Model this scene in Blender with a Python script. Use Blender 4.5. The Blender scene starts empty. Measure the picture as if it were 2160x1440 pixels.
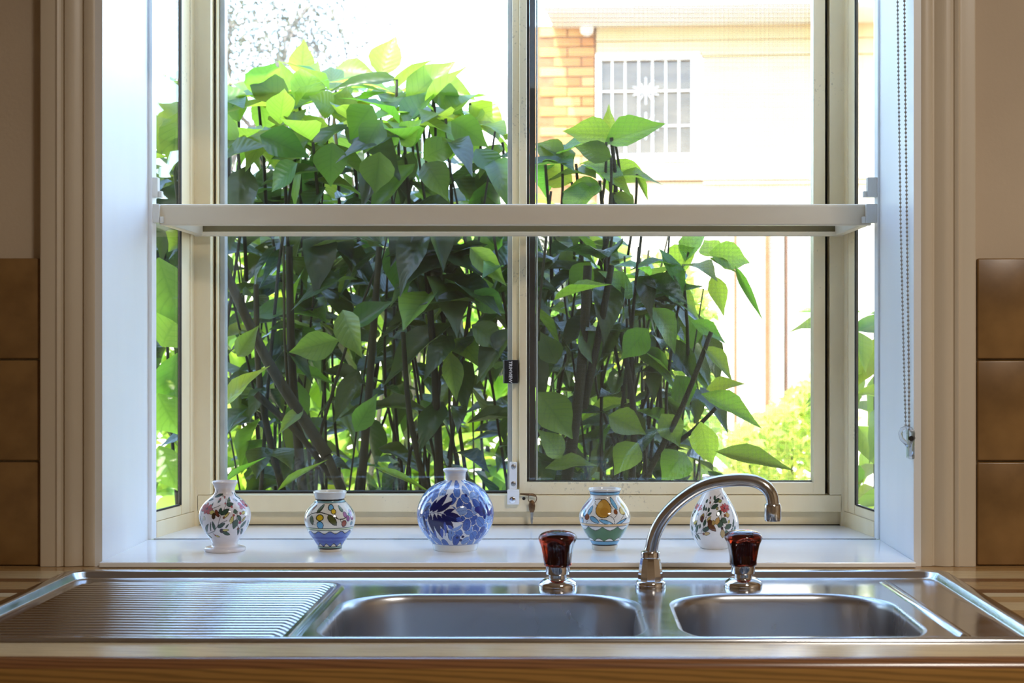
import bpy, bmesh, math, random
import numpy as np
from mathutils import Vector, Matrix
from mathutils.geometry import delaunay_2d_cdt

random.seed(7)
SC = bpy.context.scene
COL = SC.collection
PI = math.pi

# ------------------------------------------------------------------ camera
F, CX, CY, CZ = 3219.0, 1200.0, 725.0, 1.214      # focal length in px of 2160, vanishing point, eye height
cam = bpy.data.cameras.new('camera')
cam.sensor_width = 36.0
cam.lens = F / 2160 * 36
cam.shift_x = -(CX - 1080) / 2160
cam.shift_y = (CY - 720) / 2160
cam.clip_start = 0.05
cam.clip_end = 200
cam.dof.use_dof = True
cam.dof.focus_distance = 2.35
cam.dof.aperture_fstop = 9
camo = bpy.data.objects.new('camera', cam)
camo.location = (0, 0, CZ)
camo.rotation_euler = (PI / 2, 0, 0)
COL.objects.link(camo)
SC.camera = camo

# ------------------------------------------------------------------ world, sun, exposure
SUN_DIR = Vector((0.30, 0.62, -1.0)).normalized()   # the way the sunlight travels
world = bpy.data.worlds.new('sky')
SC.world = world
world.use_nodes = True
wn = world.node_tree
wn.nodes.clear()
wo = wn.nodes.new('ShaderNodeOutputWorld')
wb = wn.nodes.new('ShaderNodeBackground')
ws = wn.nodes.new('ShaderNodeTexSky')
ws.sky_type = 'NISHITA'
ws.sun_disc = False
ws.sun_elevation = math.asin(-SUN_DIR.z)
ws.sun_rotation = math.atan2(-SUN_DIR.x, -SUN_DIR.y)
ws.air_density = 1.0
ws.dust_density = 0.8
ws.ozone_density = 1.0
wb.inputs['Strength'].default_value = 1.75
wn.links.new(ws.outputs['Color'], wb.inputs['Color'])
wn.links.new(wb.outputs['Background'], wo.inputs['Surface'])

sun = bpy.data.lights.new('sun', 'SUN')
sun.energy = 17.0
sun.angle = math.radians(0.6)
sun.color = (1.0, 0.94, 0.84)
suno = bpy.data.objects.new('sun', sun)
suno.rotation_euler = SUN_DIR.to_track_quat('-Z', 'Y').to_euler()
suno.location = (-3, -6, 12)
COL.objects.link(suno)

SC.view_settings.view_transform = 'Standard'
SC.view_settings.look = 'None'
SC.view_settings.exposure = 0.35
SC.view_settings.gamma = 1.0
SC.view_settings.use_curve_mapping = False
SC.cycles.use_denoising = True
SC.cycles.use_adaptive_sampling = True
SC.cycles.adaptive_threshold = 0.035
SC.cycles.max_bounces = 8
SC.cycles.transparent_max_bounces = 16
SC.cycles.transmission_bounces = 8
SC.cycles.sample_clamp_indirect = 6.0
SC.cycles.caustics_reflective = False
SC.cycles.caustics_refractive = False

FILL_POWER = 27.0

# ------------------------------------------------------------------ helpers
def W(px, py, d):
    """photograph pixel at a depth -> place in the room"""
    return Vector(((px - CX) * d / F, d, CZ - (py - CY) * d / F))

def onz(px, py, z):
    d = (CZ - z) * F / (py - CY)
    return Vector(((px - CX) * d / F, d, z))

def lin(r, g, b):
    def f(c):
        c /= 255.0
        return c / 12.92 if c <= 0.04045 else ((c + 0.055) / 1.055) ** 2.4
    return (f(r), f(g), f(b))

def tag(o, label=None, cat=None, group=None, kind=None):
    if label: o['label'] = label
    if cat: o['category'] = cat
    if group: o['group'] = group
    if kind: o['kind'] = kind
    return o

def empty(name, loc=(0, 0, 0), rz=0.0):
    o = bpy.data.objects.new(name, None)
    o.empty_display_size = 0.05
    o.location = loc
    o.rotation_euler = (0, 0, rz)
    COL.objects.link(o)
    return o

def link(name, me, parent=None, mat=None):
    o = bpy.data.objects.new(name, me)
    COL.objects.link(o)
    if parent is not None:
        o.parent = parent
        # all part meshes are written in world coordinates unless local=True
        o.matrix_parent_inverse = Matrix.Identity(4)
    if mat is not None and not me.materials:
        me.materials.append(mat)
    return o

class MB:
    """collects shapes into one mesh; vertices are in the parent's frame (origin = off)"""
    def __init__(s, off=(0, 0, 0)):
        s.v, s.f, s.off = [], [], Vector(off)
    def add(s, vs, fs):
        n = len(s.v)
        s.v += [tuple(Vector(p) - s.off) for p in vs]
        s.f += [tuple(i + n for i in f) for f in fs]
        return s
    def box(s, x0, x1, y0, y1, z0, z1):
        vs = [(x, y, z) for z in (z0, z1) for y in (y0, y1) for x in (x0, x1)]
        return s.add(vs, [(0, 2, 3, 1), (4, 5, 7, 6), (0, 1, 5, 4), (2, 6, 7, 3), (0, 4, 6, 2), (1, 3, 7, 5)])
    def hexa(s, bottom, top):
        """bottom, top: four points each, counter-clockwise seen from above"""
        return s.add(list(bottom) + list(top), [(3, 2, 1, 0), (4, 5, 6, 7), (0, 1, 5, 4), (1, 2, 6, 5), (2, 3, 7, 6), (3, 0, 4, 7)])
    def prism(s, pts, a, b, axis):
        """polygon pts extruded from a to b along axis 'x' (pts=y,z), 'y' (x,z) or 'z' (x,y)"""
        def mk(p, t):
            return {'x': (t, p[0], p[1]), 'y': (p[0], t, p[1]), 'z': (p[0], p[1], t)}[axis]
        n = len(pts)
        vs = [mk(p, a) for p in pts] + [mk(p, b) for p in pts]
        fs = [tuple(range(n)), tuple(range(2 * n - 1, n - 1, -1))]
        fs += [(i, i + n, (i + 1) % n + n, (i + 1) % n) for i in range(n)]
        return s.add(vs, fs)
    def tube(s, pts, rad, seg=12, caps=True):
        pts = [Vector(p) for p in pts]
        n = len(pts)
        if not hasattr(rad, '__len__'): rad = [rad] * n
        up = None
        rings = []
        for i, p in enumerate(pts):
            t = (pts[min(i + 1, n - 1)] - pts[max(i - 1, 0)]).normalized()
            if up is None:
                up = Vector((0, 0, 1)) if abs(t.z) < 0.9 else Vector((0, 1, 0))
            sx = t.cross(up)
            if sx.length < 1e-6: sx = t.cross(Vector((1, 0.2, 0)))
            sx.normalize()
            up = sx.cross(t).normalized()
            rings.append([p + (sx * math.cos(2 * PI * k / seg) + up * math.sin(2 * PI * k / seg)) * rad[i] for k in range(seg)])
        vs = [q for r in rings for q in r]
        fs = [(i * seg + k, i * seg + (k + 1) % seg, (i + 1) * seg + (k + 1) % seg, (i + 1) * seg + k) for i in range(n - 1) for k in range(seg)]
        if caps:
            fs += [tuple(range(seg - 1, -1, -1)), tuple(range((n - 1) * seg, n * seg))]
        return s.add(vs, fs)
    def rings(s, rings, cap0=True, cap1=True):
        m = len(rings[0])
        vs = [q for r in rings for q in r]
        fs = [(i * m + k, i * m + (k + 1) % m, (i + 1) * m + (k + 1) % m, (i + 1) * m + k) for i in range(len(rings) - 1) for k in range(m)]
        if cap0: fs.append(tuple(range(m - 1, -1, -1)))
        if cap1: fs.append(tuple(range((len(rings) - 1) * m, len(rings) * m)))
        return s.add(vs, fs)
    def lathe(s, prof, c=(0, 0, 0), seg=32, cap0=True, cap1=True):
        c = Vector(c)
        return s.rings([[c + Vector((r * math.cos(2 * PI * k / seg), r * math.sin(2 * PI * k / seg), z)) for k in range(seg)] for r, z in prof], cap0, cap1)
    def ball(s, c, r, u=8, v=5):
        return s.lathe([(r * math.sin(PI * i / v) + 1e-5, -r * math.cos(PI * i / v)) for i in range(v + 1)], c, u)
    def mesh(s, name, mat=None, smooth=False, bevel=0.0, seg=2, angle=None):
        me = bpy.data.meshes.new(name)
        me.from_pydata(s.v, [], s.f)
        bm = bmesh.new()
        bm.from_mesh(me)
        bmesh.ops.recalc_face_normals(bm, faces=bm.faces)
        if bevel > 0:
            es = [e for e in bm.edges if e.is_manifold and e.calc_face_angle(0) > 0.5]
            bmesh.ops.bevel(bm, geom=es, offset=bevel, segments=seg, profile=0.5, affect='EDGES', clamp_overlap=True)
        bm.to_mesh(me)
        bm.free()
        if smooth:
            me.polygons.foreach_set('use_smooth', [True] * len(me.polygons))
            if angle: me.set_sharp_from_angle(angle=angle)
        if mat: me.materials.append(mat)
        return me
    def build(s, name, mat, parent=None, **k):
        return link(name, s.mesh(name, mat, **k), parent)

SH = math.radians(38)

# ------------------------------------------------------------------ materials
def principled(name, col, rough=0.5, metal=0.0, **k):
    m = bpy.data.materials.new(name)
    m.use_nodes = True
    b = m.node_tree.nodes['Principled BSDF']
    b.inputs['Base Color'].default_value = (*col, 1)
    b.inputs['Roughness'].default_value = rough
    b.inputs['Metallic'].default_value = metal
    for key, v in k.items():
        b.inputs[key.replace('_', ' ')].default_value = v
    return m

def nd(m, kind, **k):
    n = m.node_tree.nodes.new(kind)
    for a, v in k.items():
        setattr(n, a, v)
    return n

def lk(m, a, b):
    m.node_tree.links.new(a, b)

def bsdf(m):
    return m.node_tree.nodes['Principled BSDF']

def noise_tint(m, c0, c1, scale, detail=6, stretch=(1, 1, 1), lo=0.3, hi=0.7, bump=0.0, coord='Object', bscale=None):
    """base colour wandering between two tones, with optional fine relief"""
    tc = nd(m, 'ShaderNodeTexCoord')
    mp = nd(m, 'ShaderNodeMapping')
    mp.inputs['Scale'].default_value = stretch
    lk(m, tc.outputs[coord], mp.inputs['Vector'])
    no = nd(m, 'ShaderNodeTexNoise')
    no.inputs['Scale'].default_value = scale
    no.inputs['Detail'].default_value = detail
    lk(m, mp.outputs['Vector'], no.inputs['Vector'])
    cr = nd(m, 'ShaderNodeValToRGB')
    cr.color_ramp.elements[0].position = lo
    cr.color_ramp.elements[0].color = (*c0, 1)
    cr.color_ramp.elements[1].position = hi
    cr.color_ramp.elements[1].color = (*c1, 1)
    lk(m, no.outputs['Fac'], cr.inputs['Fac'])
    lk(m, cr.outputs['Color'], bsdf(m).inputs['Base Color'])
    if bump:
        n2 = no
        if bscale:
            n2 = nd(m, 'ShaderNodeTexNoise')
            n2.inputs['Scale'].default_value = bscale
            n2.inputs['Detail'].default_value = 4
            lk(m, mp.outputs['Vector'], n2.inputs['Vector'])
        bp = nd(m, 'ShaderNodeBump')
        bp.inputs['Strength'].default_value = bump
        bp.inputs['Distance'].default_value = 0.002
        lk(m, n2.outputs['Fac'], bp.inputs['Height'])
        lk(m, bp.outputs['Normal'], bsdf(m).inputs['Normal'])
    return cr

M = {}
M['wall'] = principled('wall_paint', lin(196, 178, 154), 0.75)
noise_tint(M['wall'], lin(190, 171, 147), lin(202, 184, 160), 3.0, bump=0.15, bscale=160)
M['casing'] = principled('casing_gloss_paint', lin(208, 194, 172), 0.35)
noise_tint(M['casing'], lin(200, 184, 160), lin(214, 201, 180), 9.0, stretch=(1, 1, 0.12), bump=0.12, bscale=60)
M['reveal'] = principled('reveal_white_paint', lin(238, 239, 240), 0.35)
noise_tint(M['reveal'], lin(230, 232, 234), lin(242, 243, 244), 5.0, stretch=(1, 1, 0.25), bump=0.06, bscale=40)
M['sill'] = principled('sill_white_gloss', lin(240, 241, 242), 0.12)
noise_tint(M['sill'], lin(240, 242, 244), lin(248, 249, 250), 6.0, stretch=(0.3, 1, 1), bump=0.05, bscale=30)
M['ceiling'] = principled('ceiling_paint', (0.8, 0.79, 0.76), 0.8)
noise_tint(M['ceiling'], (0.77, 0.76, 0.73), (0.82, 0.81, 0.78), 4)
M['floor'] = principled('floor_vinyl', (0.35, 0.26, 0.17), 0.5)
noise_tint(M['floor'], (0.30, 0.21, 0.13), (0.42, 0.32, 0.22), 5, stretch=(0.3, 3, 1))
M['ally'] = principled('cream_window_aluminium', lin(236, 224, 196), 0.4)
noise_tint(M['ally'], lin(234, 214, 172), lin(244, 229, 194), 14.0, stretch=(1, 1, 0.3), bump=0.04, bscale=200)
# speckled grime on the window frame
def speckle(m, scale=210, amount=0.62, dark=lin(120, 104, 84)):
    tc = nd(m, 'ShaderNodeTexCoord')
    n1 = nd(m, 'ShaderNodeTexNoise'); n1.inputs['Scale'].default_value = scale; n1.inputs['Detail'].default_value = 3
    lk(m, tc.outputs['Object'], n1.inputs['Vector'])
    n2 = nd(m, 'ShaderNodeTexNoise'); n2.inputs['Scale'].default_value = 5; n2.inputs['Detail'].default_value = 3
    lk(m, tc.outputs['Object'], n2.inputs['Vector'])
    ad = nd(m, 'ShaderNodeMath', operation='MULTIPLY')
    lk(m, n1.outputs['Fac'], ad.inputs[0]); lk(m, n2.outputs['Fac'], ad.inputs[1])
    cr = nd(m, 'ShaderNodeValToRGB')
    cr.color_ramp.elements[0].position = amount * 0.62
    cr.color_ramp.elements[0].color = (0, 0, 0, 1)
    cr.color_ramp.elements[1].position = amount * 0.62 + 0.06
    cr.color_ramp.elements[1].color = (0.35, 0.35, 0.35, 1)
    lk(m, ad.outputs[0], cr.inputs['Fac'])
    mx = nd(m, 'ShaderNodeMixRGB')
    old = bsdf(m).inputs['Base Color'].links[0].from_socket
    lk(m, cr.outputs['Color'], mx.inputs['Fac'])
    lk(m, old, mx.inputs['Color1'])
    mx.inputs['Color2'].default_value = (*dark, 1)
    lk(m, mx.outputs['Color'], bsdf(m).inputs['Base Color'])
speckle(M['ally'])
M['ally_grey'] = principled('silver_glazing_bead', lin(186, 188, 186), 0.4, 0.2)
noise_tint(M['ally_grey'], lin(176, 178, 176), lin(196, 198, 196), 20)
M['rubber'] = principled('black_glazing_rubber', lin(34, 28, 24), 0.6)
noise_tint(M['rubber'], lin(28, 23, 20), lin(44, 37, 32), 40)
M['brush'] = principled('dark_brown_screen_frame', lin(40, 30, 26), 0.6)
noise_tint(M['brush'], lin(32, 24, 21), lin(50, 40, 34), 60)
M['shelf'] = principled('beige_shelf_aluminium', lin(222, 208, 182), 0.45)
noise_tint(M['shelf'], lin(214, 198, 170), lin(227, 214, 190), 8, stretch=(0.3, 1, 1))
M['plastic_w'] = principled('white_plastic', lin(226, 224, 216), 0.35)
noise_tint(M['plastic_w'], lin(220, 216, 204), lin(232, 231, 226), 25)
M['plastic_b'] = principled('black_plastic', lin(26, 24, 26), 0.4)
noise_tint(M['plastic_b'], lin(22, 20, 22), lin(34, 32, 34), 120, bump=0.1)
M['white_enamel'] = principled('white_lock_enamel', lin(240, 241, 244), 0.25)
noise_tint(M['white_enamel'], lin(232, 233, 236), lin(244, 245, 248), 40)
M['print_white'] = principled('white_lettering', lin(225, 225, 225), 0.5)
noise_tint(M['print_white'], lin(220, 220, 220), lin(232, 232, 232), 30)
M['brass'] = principled('dull_brown_key_metal', lin(128, 96, 66), 0.35, 0.9)
noise_tint(M['brass'], lin(104, 74, 50), lin(150, 116, 82), 120)
M['steelkey'] = principled('grey_key_steel', lin(170, 166, 158), 0.3, 0.9)
noise_tint(M['steelkey'], lin(150, 146, 138), lin(184, 180, 172), 120)
M['chrome'] = principled('chrome', (0.80, 0.79, 0.78), 0.06, 1.0)
M['chrome_worn'] = principled('worn_chrome', (0.66, 0.65, 0.63), 0.16, 1.0)
def rough_noise(m, scale, lo, hi, stretch=(1, 1, 1)):
    tc = nd(m, 'ShaderNodeTexCoord'); mp = nd(m, 'ShaderNodeMapping'); mp.inputs['Scale'].default_value = stretch
    lk(m, tc.outputs['Object'], mp.inputs['Vector'])
    no = nd(m, 'ShaderNodeTexNoise'); no.inputs['Scale'].default_value = scale; no.inputs['Detail'].default_value = 5
    lk(m, mp.outputs['Vector'], no.inputs['Vector'])
    mr = nd(m, 'ShaderNodeMapRange')
    mr.inputs['From Min'].default_value = 0.3; mr.inputs['From Max'].default_value = 0.7
    mr.inputs['To Min'].default_value = lo; mr.inputs['To Max'].default_value = hi
    lk(m, no.outputs['Fac'], mr.inputs['Value'])
    lk(m, mr.outputs['Result'], bsdf(m).inputs['Roughness'])
rough_noise(M['chrome'], 60, 0.04, 0.09)
rough_noise(M['chrome_worn'], 60, 0.12, 0.24, (1, 1, 0.2))
M['steel'] = principled('brushed_stainless_steel', (0.68, 0.69, 0.715), 0.25, 1.0)
rough_noise(M['steel'], 14, 0.13, 0.19, (0.6, 2, 2))
M['steel_rib'] = principled('ribbed_stainless_steel', (0.70, 0.71, 0.73), 0.3, 1.0)
rough_noise(M['steel_rib'], 160, 0.15, 0.23)
M['steel_bowl'] = principled('satin_bowl_steel', (0.56, 0.57, 0.60), 0.36, 1.0)
rough_noise(M['steel_bowl'], 12, 0.26, 0.30, (1, 1, 0.5))
M['grout'] = principled('cream_grout', lin(188, 172, 146), 0.85)
noise_tint(M['grout'], lin(176, 160, 134), lin(198, 183, 158), 50)
M['tile'] = principled('brown_glazed_tile', lin(140, 100, 52), 0.3)
noise_tint(M['tile'], lin(98, 70, 36), lin(152, 116, 70), 11, detail=10, lo=0.28, hi=0.70, bump=0.08, bscale=30)
M['concrete'] = principled('ground_soil', (0.16, 0.12, 0.08), 0.9)
noise_tint(M['concrete'], (0.12, 0.09, 0.06), (0.24, 0.19, 0.12), 6)

# architectural glass: clear pass-through with a Fresnel mirror on top
def clear_glass(name, tint=(1, 1, 1), ior=1.45, rough=0.0, dust=0.0):
    m = bpy.data.materials.new(name)
    m.use_nodes = True
    nt = m.node_tree
    nt.nodes.clear()
    out = nd(m, 'ShaderNodeOutputMaterial')
    tr = nd(m, 'ShaderNodeBsdfTransparent'); tr.inputs['Color'].default_value = (*tint, 1)
    gl = nd(m, 'ShaderNodeBsdfGlossy'); gl.inputs['Roughness'].default_value = rough
    lw = nd(m, 'ShaderNodeLayerWeight'); lw.inputs['Blend'].default_value = 0.5
    p5 = nd(m, 'ShaderNodeMath', operation='POWER'); p5.inputs[1].default_value = 5.0
    lk(m, lw.outputs['Facing'], p5.inputs[0])
    f0 = ((ior - 1) / (ior + 1)) ** 2
    fr = nd(m, 'ShaderNodeMath', operation='MULTIPLY_ADD'); fr.inputs[1].default_value = 1 - f0; fr.inputs[2].default_value = f0
    lk(m, p5.outputs[0], fr.inputs[0])
    mx = nd(m, 'ShaderNodeMixShader')
    lk(m, fr.outputs[0], mx.inputs['Fac']); lk(m, tr.outputs[0], mx.inputs[1]); lk(m, gl.outputs[0], mx.inputs[2])
    last = mx.outputs[0]
    if dust:
        df = nd(m, 'ShaderNodeBsdfDiffuse'); df.inputs['Color'].default_value = (0.8, 0.78, 0.74, 1)
        tc = nd(m, 'ShaderNodeTexCoord')
        no = nd(m, 'ShaderNodeTexNoise'); no.inputs['Scale'].default_value = 7; no.inputs['Detail'].default_value = 8
        lk(m, tc.outputs['Object'], no.inputs['Vector'])
        mr = nd(m, 'ShaderNodeMapRange'); mr.inputs['To Max'].default_value = dust * 2
        lk(m, no.outputs['Fac'], mr.inputs['Value'])
        m2 = nd(m, 'ShaderNodeMixShader')
        lk(m, mr.outputs['Result'], m2.inputs['Fac']); lk(m, last, m2.inputs[1]); lk(m, df.outputs[0], m2.inputs[2])
        last = m2.outputs[0]
    lk(m, last, out.inputs['Surface'])
    return m
M['glass'] = clear_glass('window_glass', (0.97, 0.98, 0.97), dust=0.012)
M['privacy'] = clear_glass('tinted_glass', (0.10, 0.13, 0.19))
M['clear_plastic'] = principled('clear_plastic', (0.9, 0.94, 1.0), 0.12, Transmission_Weight=0.85, IOR=1.35)

# worktop laminate: glued strips of timber running along the counter
def wood_counter():
    m = principled('striped_timber_laminate', (0.4, 0.25, 0.1), 0.22)
    tc = nd(m, 'ShaderNodeTexCoord')
    sp = nd(m, 'ShaderNodeSeparateXYZ')
    lk(m, tc.outputs['Object'], sp.inputs[0])
    ad = nd(m, 'ShaderNodeMath', operation='ADD')       # developed length: over the top, then down the rolled front
    lk(m, sp.outputs['Y'], ad.inputs[0]); lk(m, sp.outputs['Z'], ad.inputs[1])
    mr = nd(m, 'ShaderNodeMapRange')
    mr.inputs['From Min'].default_value = 1.40 + 0.9; mr.inputs['From Max'].default_value = 2.20 + 0.9
    lk(m, ad.outputs[0], mr.inputs['Value'])
    cr = nd(m, 'ShaderNodeValToRGB')
    cr.color_ramp.interpolation = 'CONSTANT'
    light, mid, dark, oak = lin(205, 176, 128), lin(180, 142, 92), lin(122, 82, 50), lin(152, 112, 58)
    light2 = lin(214, 190, 146)
    stops = [(1.40, dark), (1.45, oak), (1.507, dark), (1.534, light2), (1.62, mid), (1.66, light), (1.70, dark), (1.735, mid),
             (1.80, light), (1.855, mid), (1.8964, light2), (1.925, dark), (1.951, mid), (2.0135, dark), (2.042, light), (2.11, mid)]
    els = cr.color_ramp.elements
    for i, (p, c) in enumerate(stops):
        q = (p - 1.40) / 0.80
        e = els[i] if i < 2 else els.new(q)
        e.position = q
        e.color = (*c, 1)
    lk(m, mr.outputs['Result'], cr.inputs['Fac'])
    mp = nd(m, 'ShaderNodeMapping'); mp.inputs['Scale'].default_value = (1.2, 45, 45)
    lk(m, tc.outputs['Object'], mp.inputs['Vector'])
    no = nd(m, 'ShaderNodeTexNoise'); no.inputs['Scale'].default_value = 9; no.inputs['Detail'].default_value = 5; no.inputs['Distortion'].default_value = 0.6
    lk(m, mp.outputs['Vector'], no.inputs['Vector'])
    wv = nd(m, 'ShaderNodeTexWave', bands_direction='DIAGONAL'); wv.inputs['Scale'].default_value = 6
    wv.inputs['Distortion'].default_value = 5; wv.inputs['Detail'].default_value = 3
    mp2 = nd(m, 'ShaderNodeMapping'); mp2.inputs['Scale'].default_value = (0.8, 16, 16)
    lk(m, tc.outputs['Object'], mp2.inputs['Vector']); lk(m, mp2.outputs['Vector'], wv.inputs['Vector'])
    g = nd(m, 'ShaderNodeMath', operation='MULTIPLY'); lk(m, no.outputs['Fac'], g.inputs[0]); lk(m, wv.outputs['Fac'], g.inputs[1])
    gr = nd(m, 'ShaderNodeMapRange'); gr.inputs['From Min'].default_value = 0.0; gr.inputs['From Max'].default_value = 0.30
    gr.inputs['To Min'].default_value = 0.55; gr.inputs['To Max'].default_value = 1.05
    lk(m, g.outputs[0], gr.inputs['Value'])
    mx = nd(m, 'ShaderNodeMixRGB', blend_type='MULTIPLY'); mx.inputs['Fac'].default_value = 0.75
    lk(m, cr.outputs['Color'], mx.inputs['Color1']); lk(m, gr.outputs['Result'], mx.inputs['Color2'])
    lk(m, mx.outputs['Color'], bsdf(m).inputs['Base Color'])
    return m
M['counter'] = wood_counter()
M['cabinet'] = principled('timber_cabinet', lin(160, 112, 58), 0.4)
noise_tint(M['cabinet'], lin(136, 92, 46), lin(174, 126, 68), 8, stretch=(1, 1, 0.08))

# amber acrylic
def amber():
    m = principled('amber_acrylic', lin(150, 52, 28), 0.05, Transmission_Weight=0.93, IOR=1.46)
    noise_tint(m, lin(112, 32, 18), lin(132, 44, 24), 20)
    return m
M['amber'] = amber()
M['knobcore'] = principled('dark_ribbed_core', lin(70, 22, 14), 0.35)
noise_tint(M['knobcore'], lin(52, 16, 10), lin(92, 30, 18), 200, stretch=(1, 1, 0.05))

# leaves
def leaf_mat(name, top, trans, tf=0.45, rough=0.38, var=0.35, obj_random=True, veins=True):
    m = bpy.data.materials.new(name)
    m.use_nodes = True
    nt = m.node_tree
    b = bsdf(m)
    out = [n for n in nt.nodes if n.type == 'OUTPUT_MATERIAL'][0]
    b.inputs['Roughness'].default_value = rough
    tr = nd(m, 'ShaderNodeBsdfTranslucent')
    mx = nd(m, 'ShaderNodeMixShader'); mx.inputs['Fac'].default_value = tf
    if obj_random:
        rnd = nd(m, 'ShaderNodeObjectInfo').outputs['Random']
    else:
        rnd = nd(m, 'ShaderNodeNewGeometry').outputs['Random Per Island']
    hs = nd(m, 'ShaderNodeHueSaturation'); hs2 = nd(m, 'ShaderNodeHueSaturation')
    mr = nd(m, 'ShaderNodeMapRange'); mr.inputs['To Min'].default_value = 1 - var; mr.inputs['To Max'].default_value = 1 + var
    lk(m, rnd, mr.inputs['Value'])
    mh = nd(m, 'ShaderNodeMapRange'); mh.inputs['To Min'].default_value = 0.475; mh.inputs['To Max'].default_value = 0.525
    mul = nd(m, 'ShaderNodeMath', operation='MULTIPLY'); mul.inputs[1].default_value = 7.31
    fr = nd(m, 'ShaderNodeMath', operation='FRACT')
    lk(m, rnd, mul.inputs[0]); lk(m, mul.outputs[0], fr.inputs[0]); lk(m, fr.outputs[0], mh.inputs['Value'])
    for h, c in ((hs, top), (hs2, trans)):
        h.inputs['Color'].default_value = (*c, 1)
        lk(m, mr.outputs['Result'], h.inputs['Value']); lk(m, mh.outputs['Result'], h.inputs['Hue'])
    lk(m, hs.outputs['Color'], b.inputs['Base Color'])
    csock = hs2.outputs['Color']
    if veins:
        uv = nd(m, 'ShaderNodeUVMap')
        sp = nd(m, 'ShaderNodeSeparateXYZ'); lk(m, uv.outputs['UV'], sp.inputs[0])
        ab = nd(m, 'ShaderNodeMath', operation='ABSOLUTE'); lk(m, sp.outputs['X'], ab.inputs[0])
        # side veins: v - 0.5|u| repeated
        mm = nd(m, 'ShaderNodeMath', operation='MULTIPLY_ADD'); mm.inputs[1].default_value = -0.22
        lk(m, ab.outputs[0], mm.inputs[0]); lk(m, sp.outputs['Y'], mm.inputs[2])
        sc = nd(m, 'ShaderNodeMath', operation='MULTIPLY'); sc.inputs[1].default_value = 8.0 * 2 * PI
        lk(m, mm.outputs[0], sc.inputs[0])
        si = nd(m, 'ShaderNodeMath', operation='COSINE'); lk(m, sc.outputs[0], si.inputs[0])
        v1 = nd(m, 'ShaderNodeMapRange'); v1.inputs['From Min'].default_value = 0.88; v1.inputs['From Max'].default_value = 1.0
        lk(m, si.outputs[0], v1.inputs['Value'])
        mid = nd(m, 'ShaderNodeMapRange'); mid.inputs['From Min'].default_value = 0.09; mid.inputs['From Max'].default_value = 0.0
        lk(m, ab.outputs[0], mid.inputs['Value'])
        mxv = nd(m, 'ShaderNodeMath', operation='MAXIMUM'); lk(m, v1.outputs['Result'], mxv.inputs[0]); lk(m, mid.outputs['Result'], mxv.inputs[1])
        dk = nd(m, 'ShaderNodeMixRGB', blend_type='MULTIPLY'); lk(m, mxv.outputs[0], dk.inputs['Fac'])
        lk(m, csock, dk.inputs['Color1']); dk.inputs['Color2'].default_value = (0.74, 0.80, 0.66, 1)
        csock = dk.outputs['Color']
        bp = nd(m, 'ShaderNodeBump'); bp.inputs['Strength'].default_value = 0.14; bp.inputs['Distance'].default_value = 0.0015
        bp.invert = True
        lk(m, si.outputs[0], bp.inputs['Height'])
        lk(m, bp.outputs['Normal'], b.inputs['Normal'])
    lk(m, csock, tr.inputs['Color'])
    lk(m, b.outputs[0], mx.inputs[1]); lk(m, tr.outputs[0], mx.inputs[2]); lk(m, mx.outputs[0], out.inputs['Surface'])
    return m
M['leaf'] = leaf_mat('shrub_leaf', (0.030, 0.075, 0.020), (0.28, 0.50, 0.03), 0.48, rough=0.36)
M['leaf_young'] = leaf_mat('young_shrub_leaf', (0.075, 0.15, 0.025), (0.46, 0.66, 0.05), 0.52)
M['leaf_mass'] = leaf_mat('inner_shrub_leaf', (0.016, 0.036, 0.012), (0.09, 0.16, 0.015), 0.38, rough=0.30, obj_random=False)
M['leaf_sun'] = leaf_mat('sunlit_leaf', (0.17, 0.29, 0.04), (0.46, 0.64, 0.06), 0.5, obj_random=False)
M['leaf_small'] = leaf_mat('small_bright_leaf', (0.40, 0.52, 0.10), (0.65, 0.75, 0.15), 0.45, rough=0.6, obj_random=False, veins=False)
M['leaf_far'] = leaf_mat('far_tree_leaf', (0.10, 0.095, 0.06), (0.10, 0.10, 0.05), 0.25, rough=0.6, obj_random=False, veins=False)
M['stem'] = principled('brown_green_stem', (0.06, 0.06, 0.035), 0.6)
noise_tint(M['stem'], (0.014, 0.015, 0.008), (0.04, 0.038, 0.02), 20, stretch=(1, 1, 0.3))
bsdf(M['stem']).inputs['Specular IOR Level'].default_value = 0.15
bsdf(M['stem']).inputs['Roughness'].default_value = 0.85
M['bark'] = principled('grey_bark', (0.32, 0.28, 0.23), 0.8)
noise_tint(M['bark'], (0.10, 0.085, 0.07), (0.20, 0.17, 0.14), 8, stretch=(1, 1, 0.3))
M['petal'] = principled('lilac_petal', lin(170, 140, 220), 0.5)
noise_tint(M['petal'], lin(150, 116, 208), lin(196, 172, 236), 60)

# ------------------------------------------------------------------ the room
XL, XR = -2.2, 2.2
WY = 2.17                    # inner face of the window wall
WO = 2.40                    # outer face
OX0, OX1 = -0.659, 0.487     # reveal
OZ0, OZ1 = 0.895, 2.06

def structure(o):
    o['kind'] = 'structure'
    return o

structure(MB().box(XL, XR, -2.3, WO, -0.05, 0.0).build('floor', M['floor']))
structure(MB().box(XL - .1, XR + .1, -2.3, WO, 2.50, 2.56).build('ceiling', M['ceiling']))
structure(MB().box(XL - .1, XL, -2.3, WO, 0.0, 2.50).build('wall_left', M['wall']))
structure(MB().box(XR, XR + .1, -2.3, WO, 0.0, 2.50).build('wall_right', M['wall']))
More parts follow.
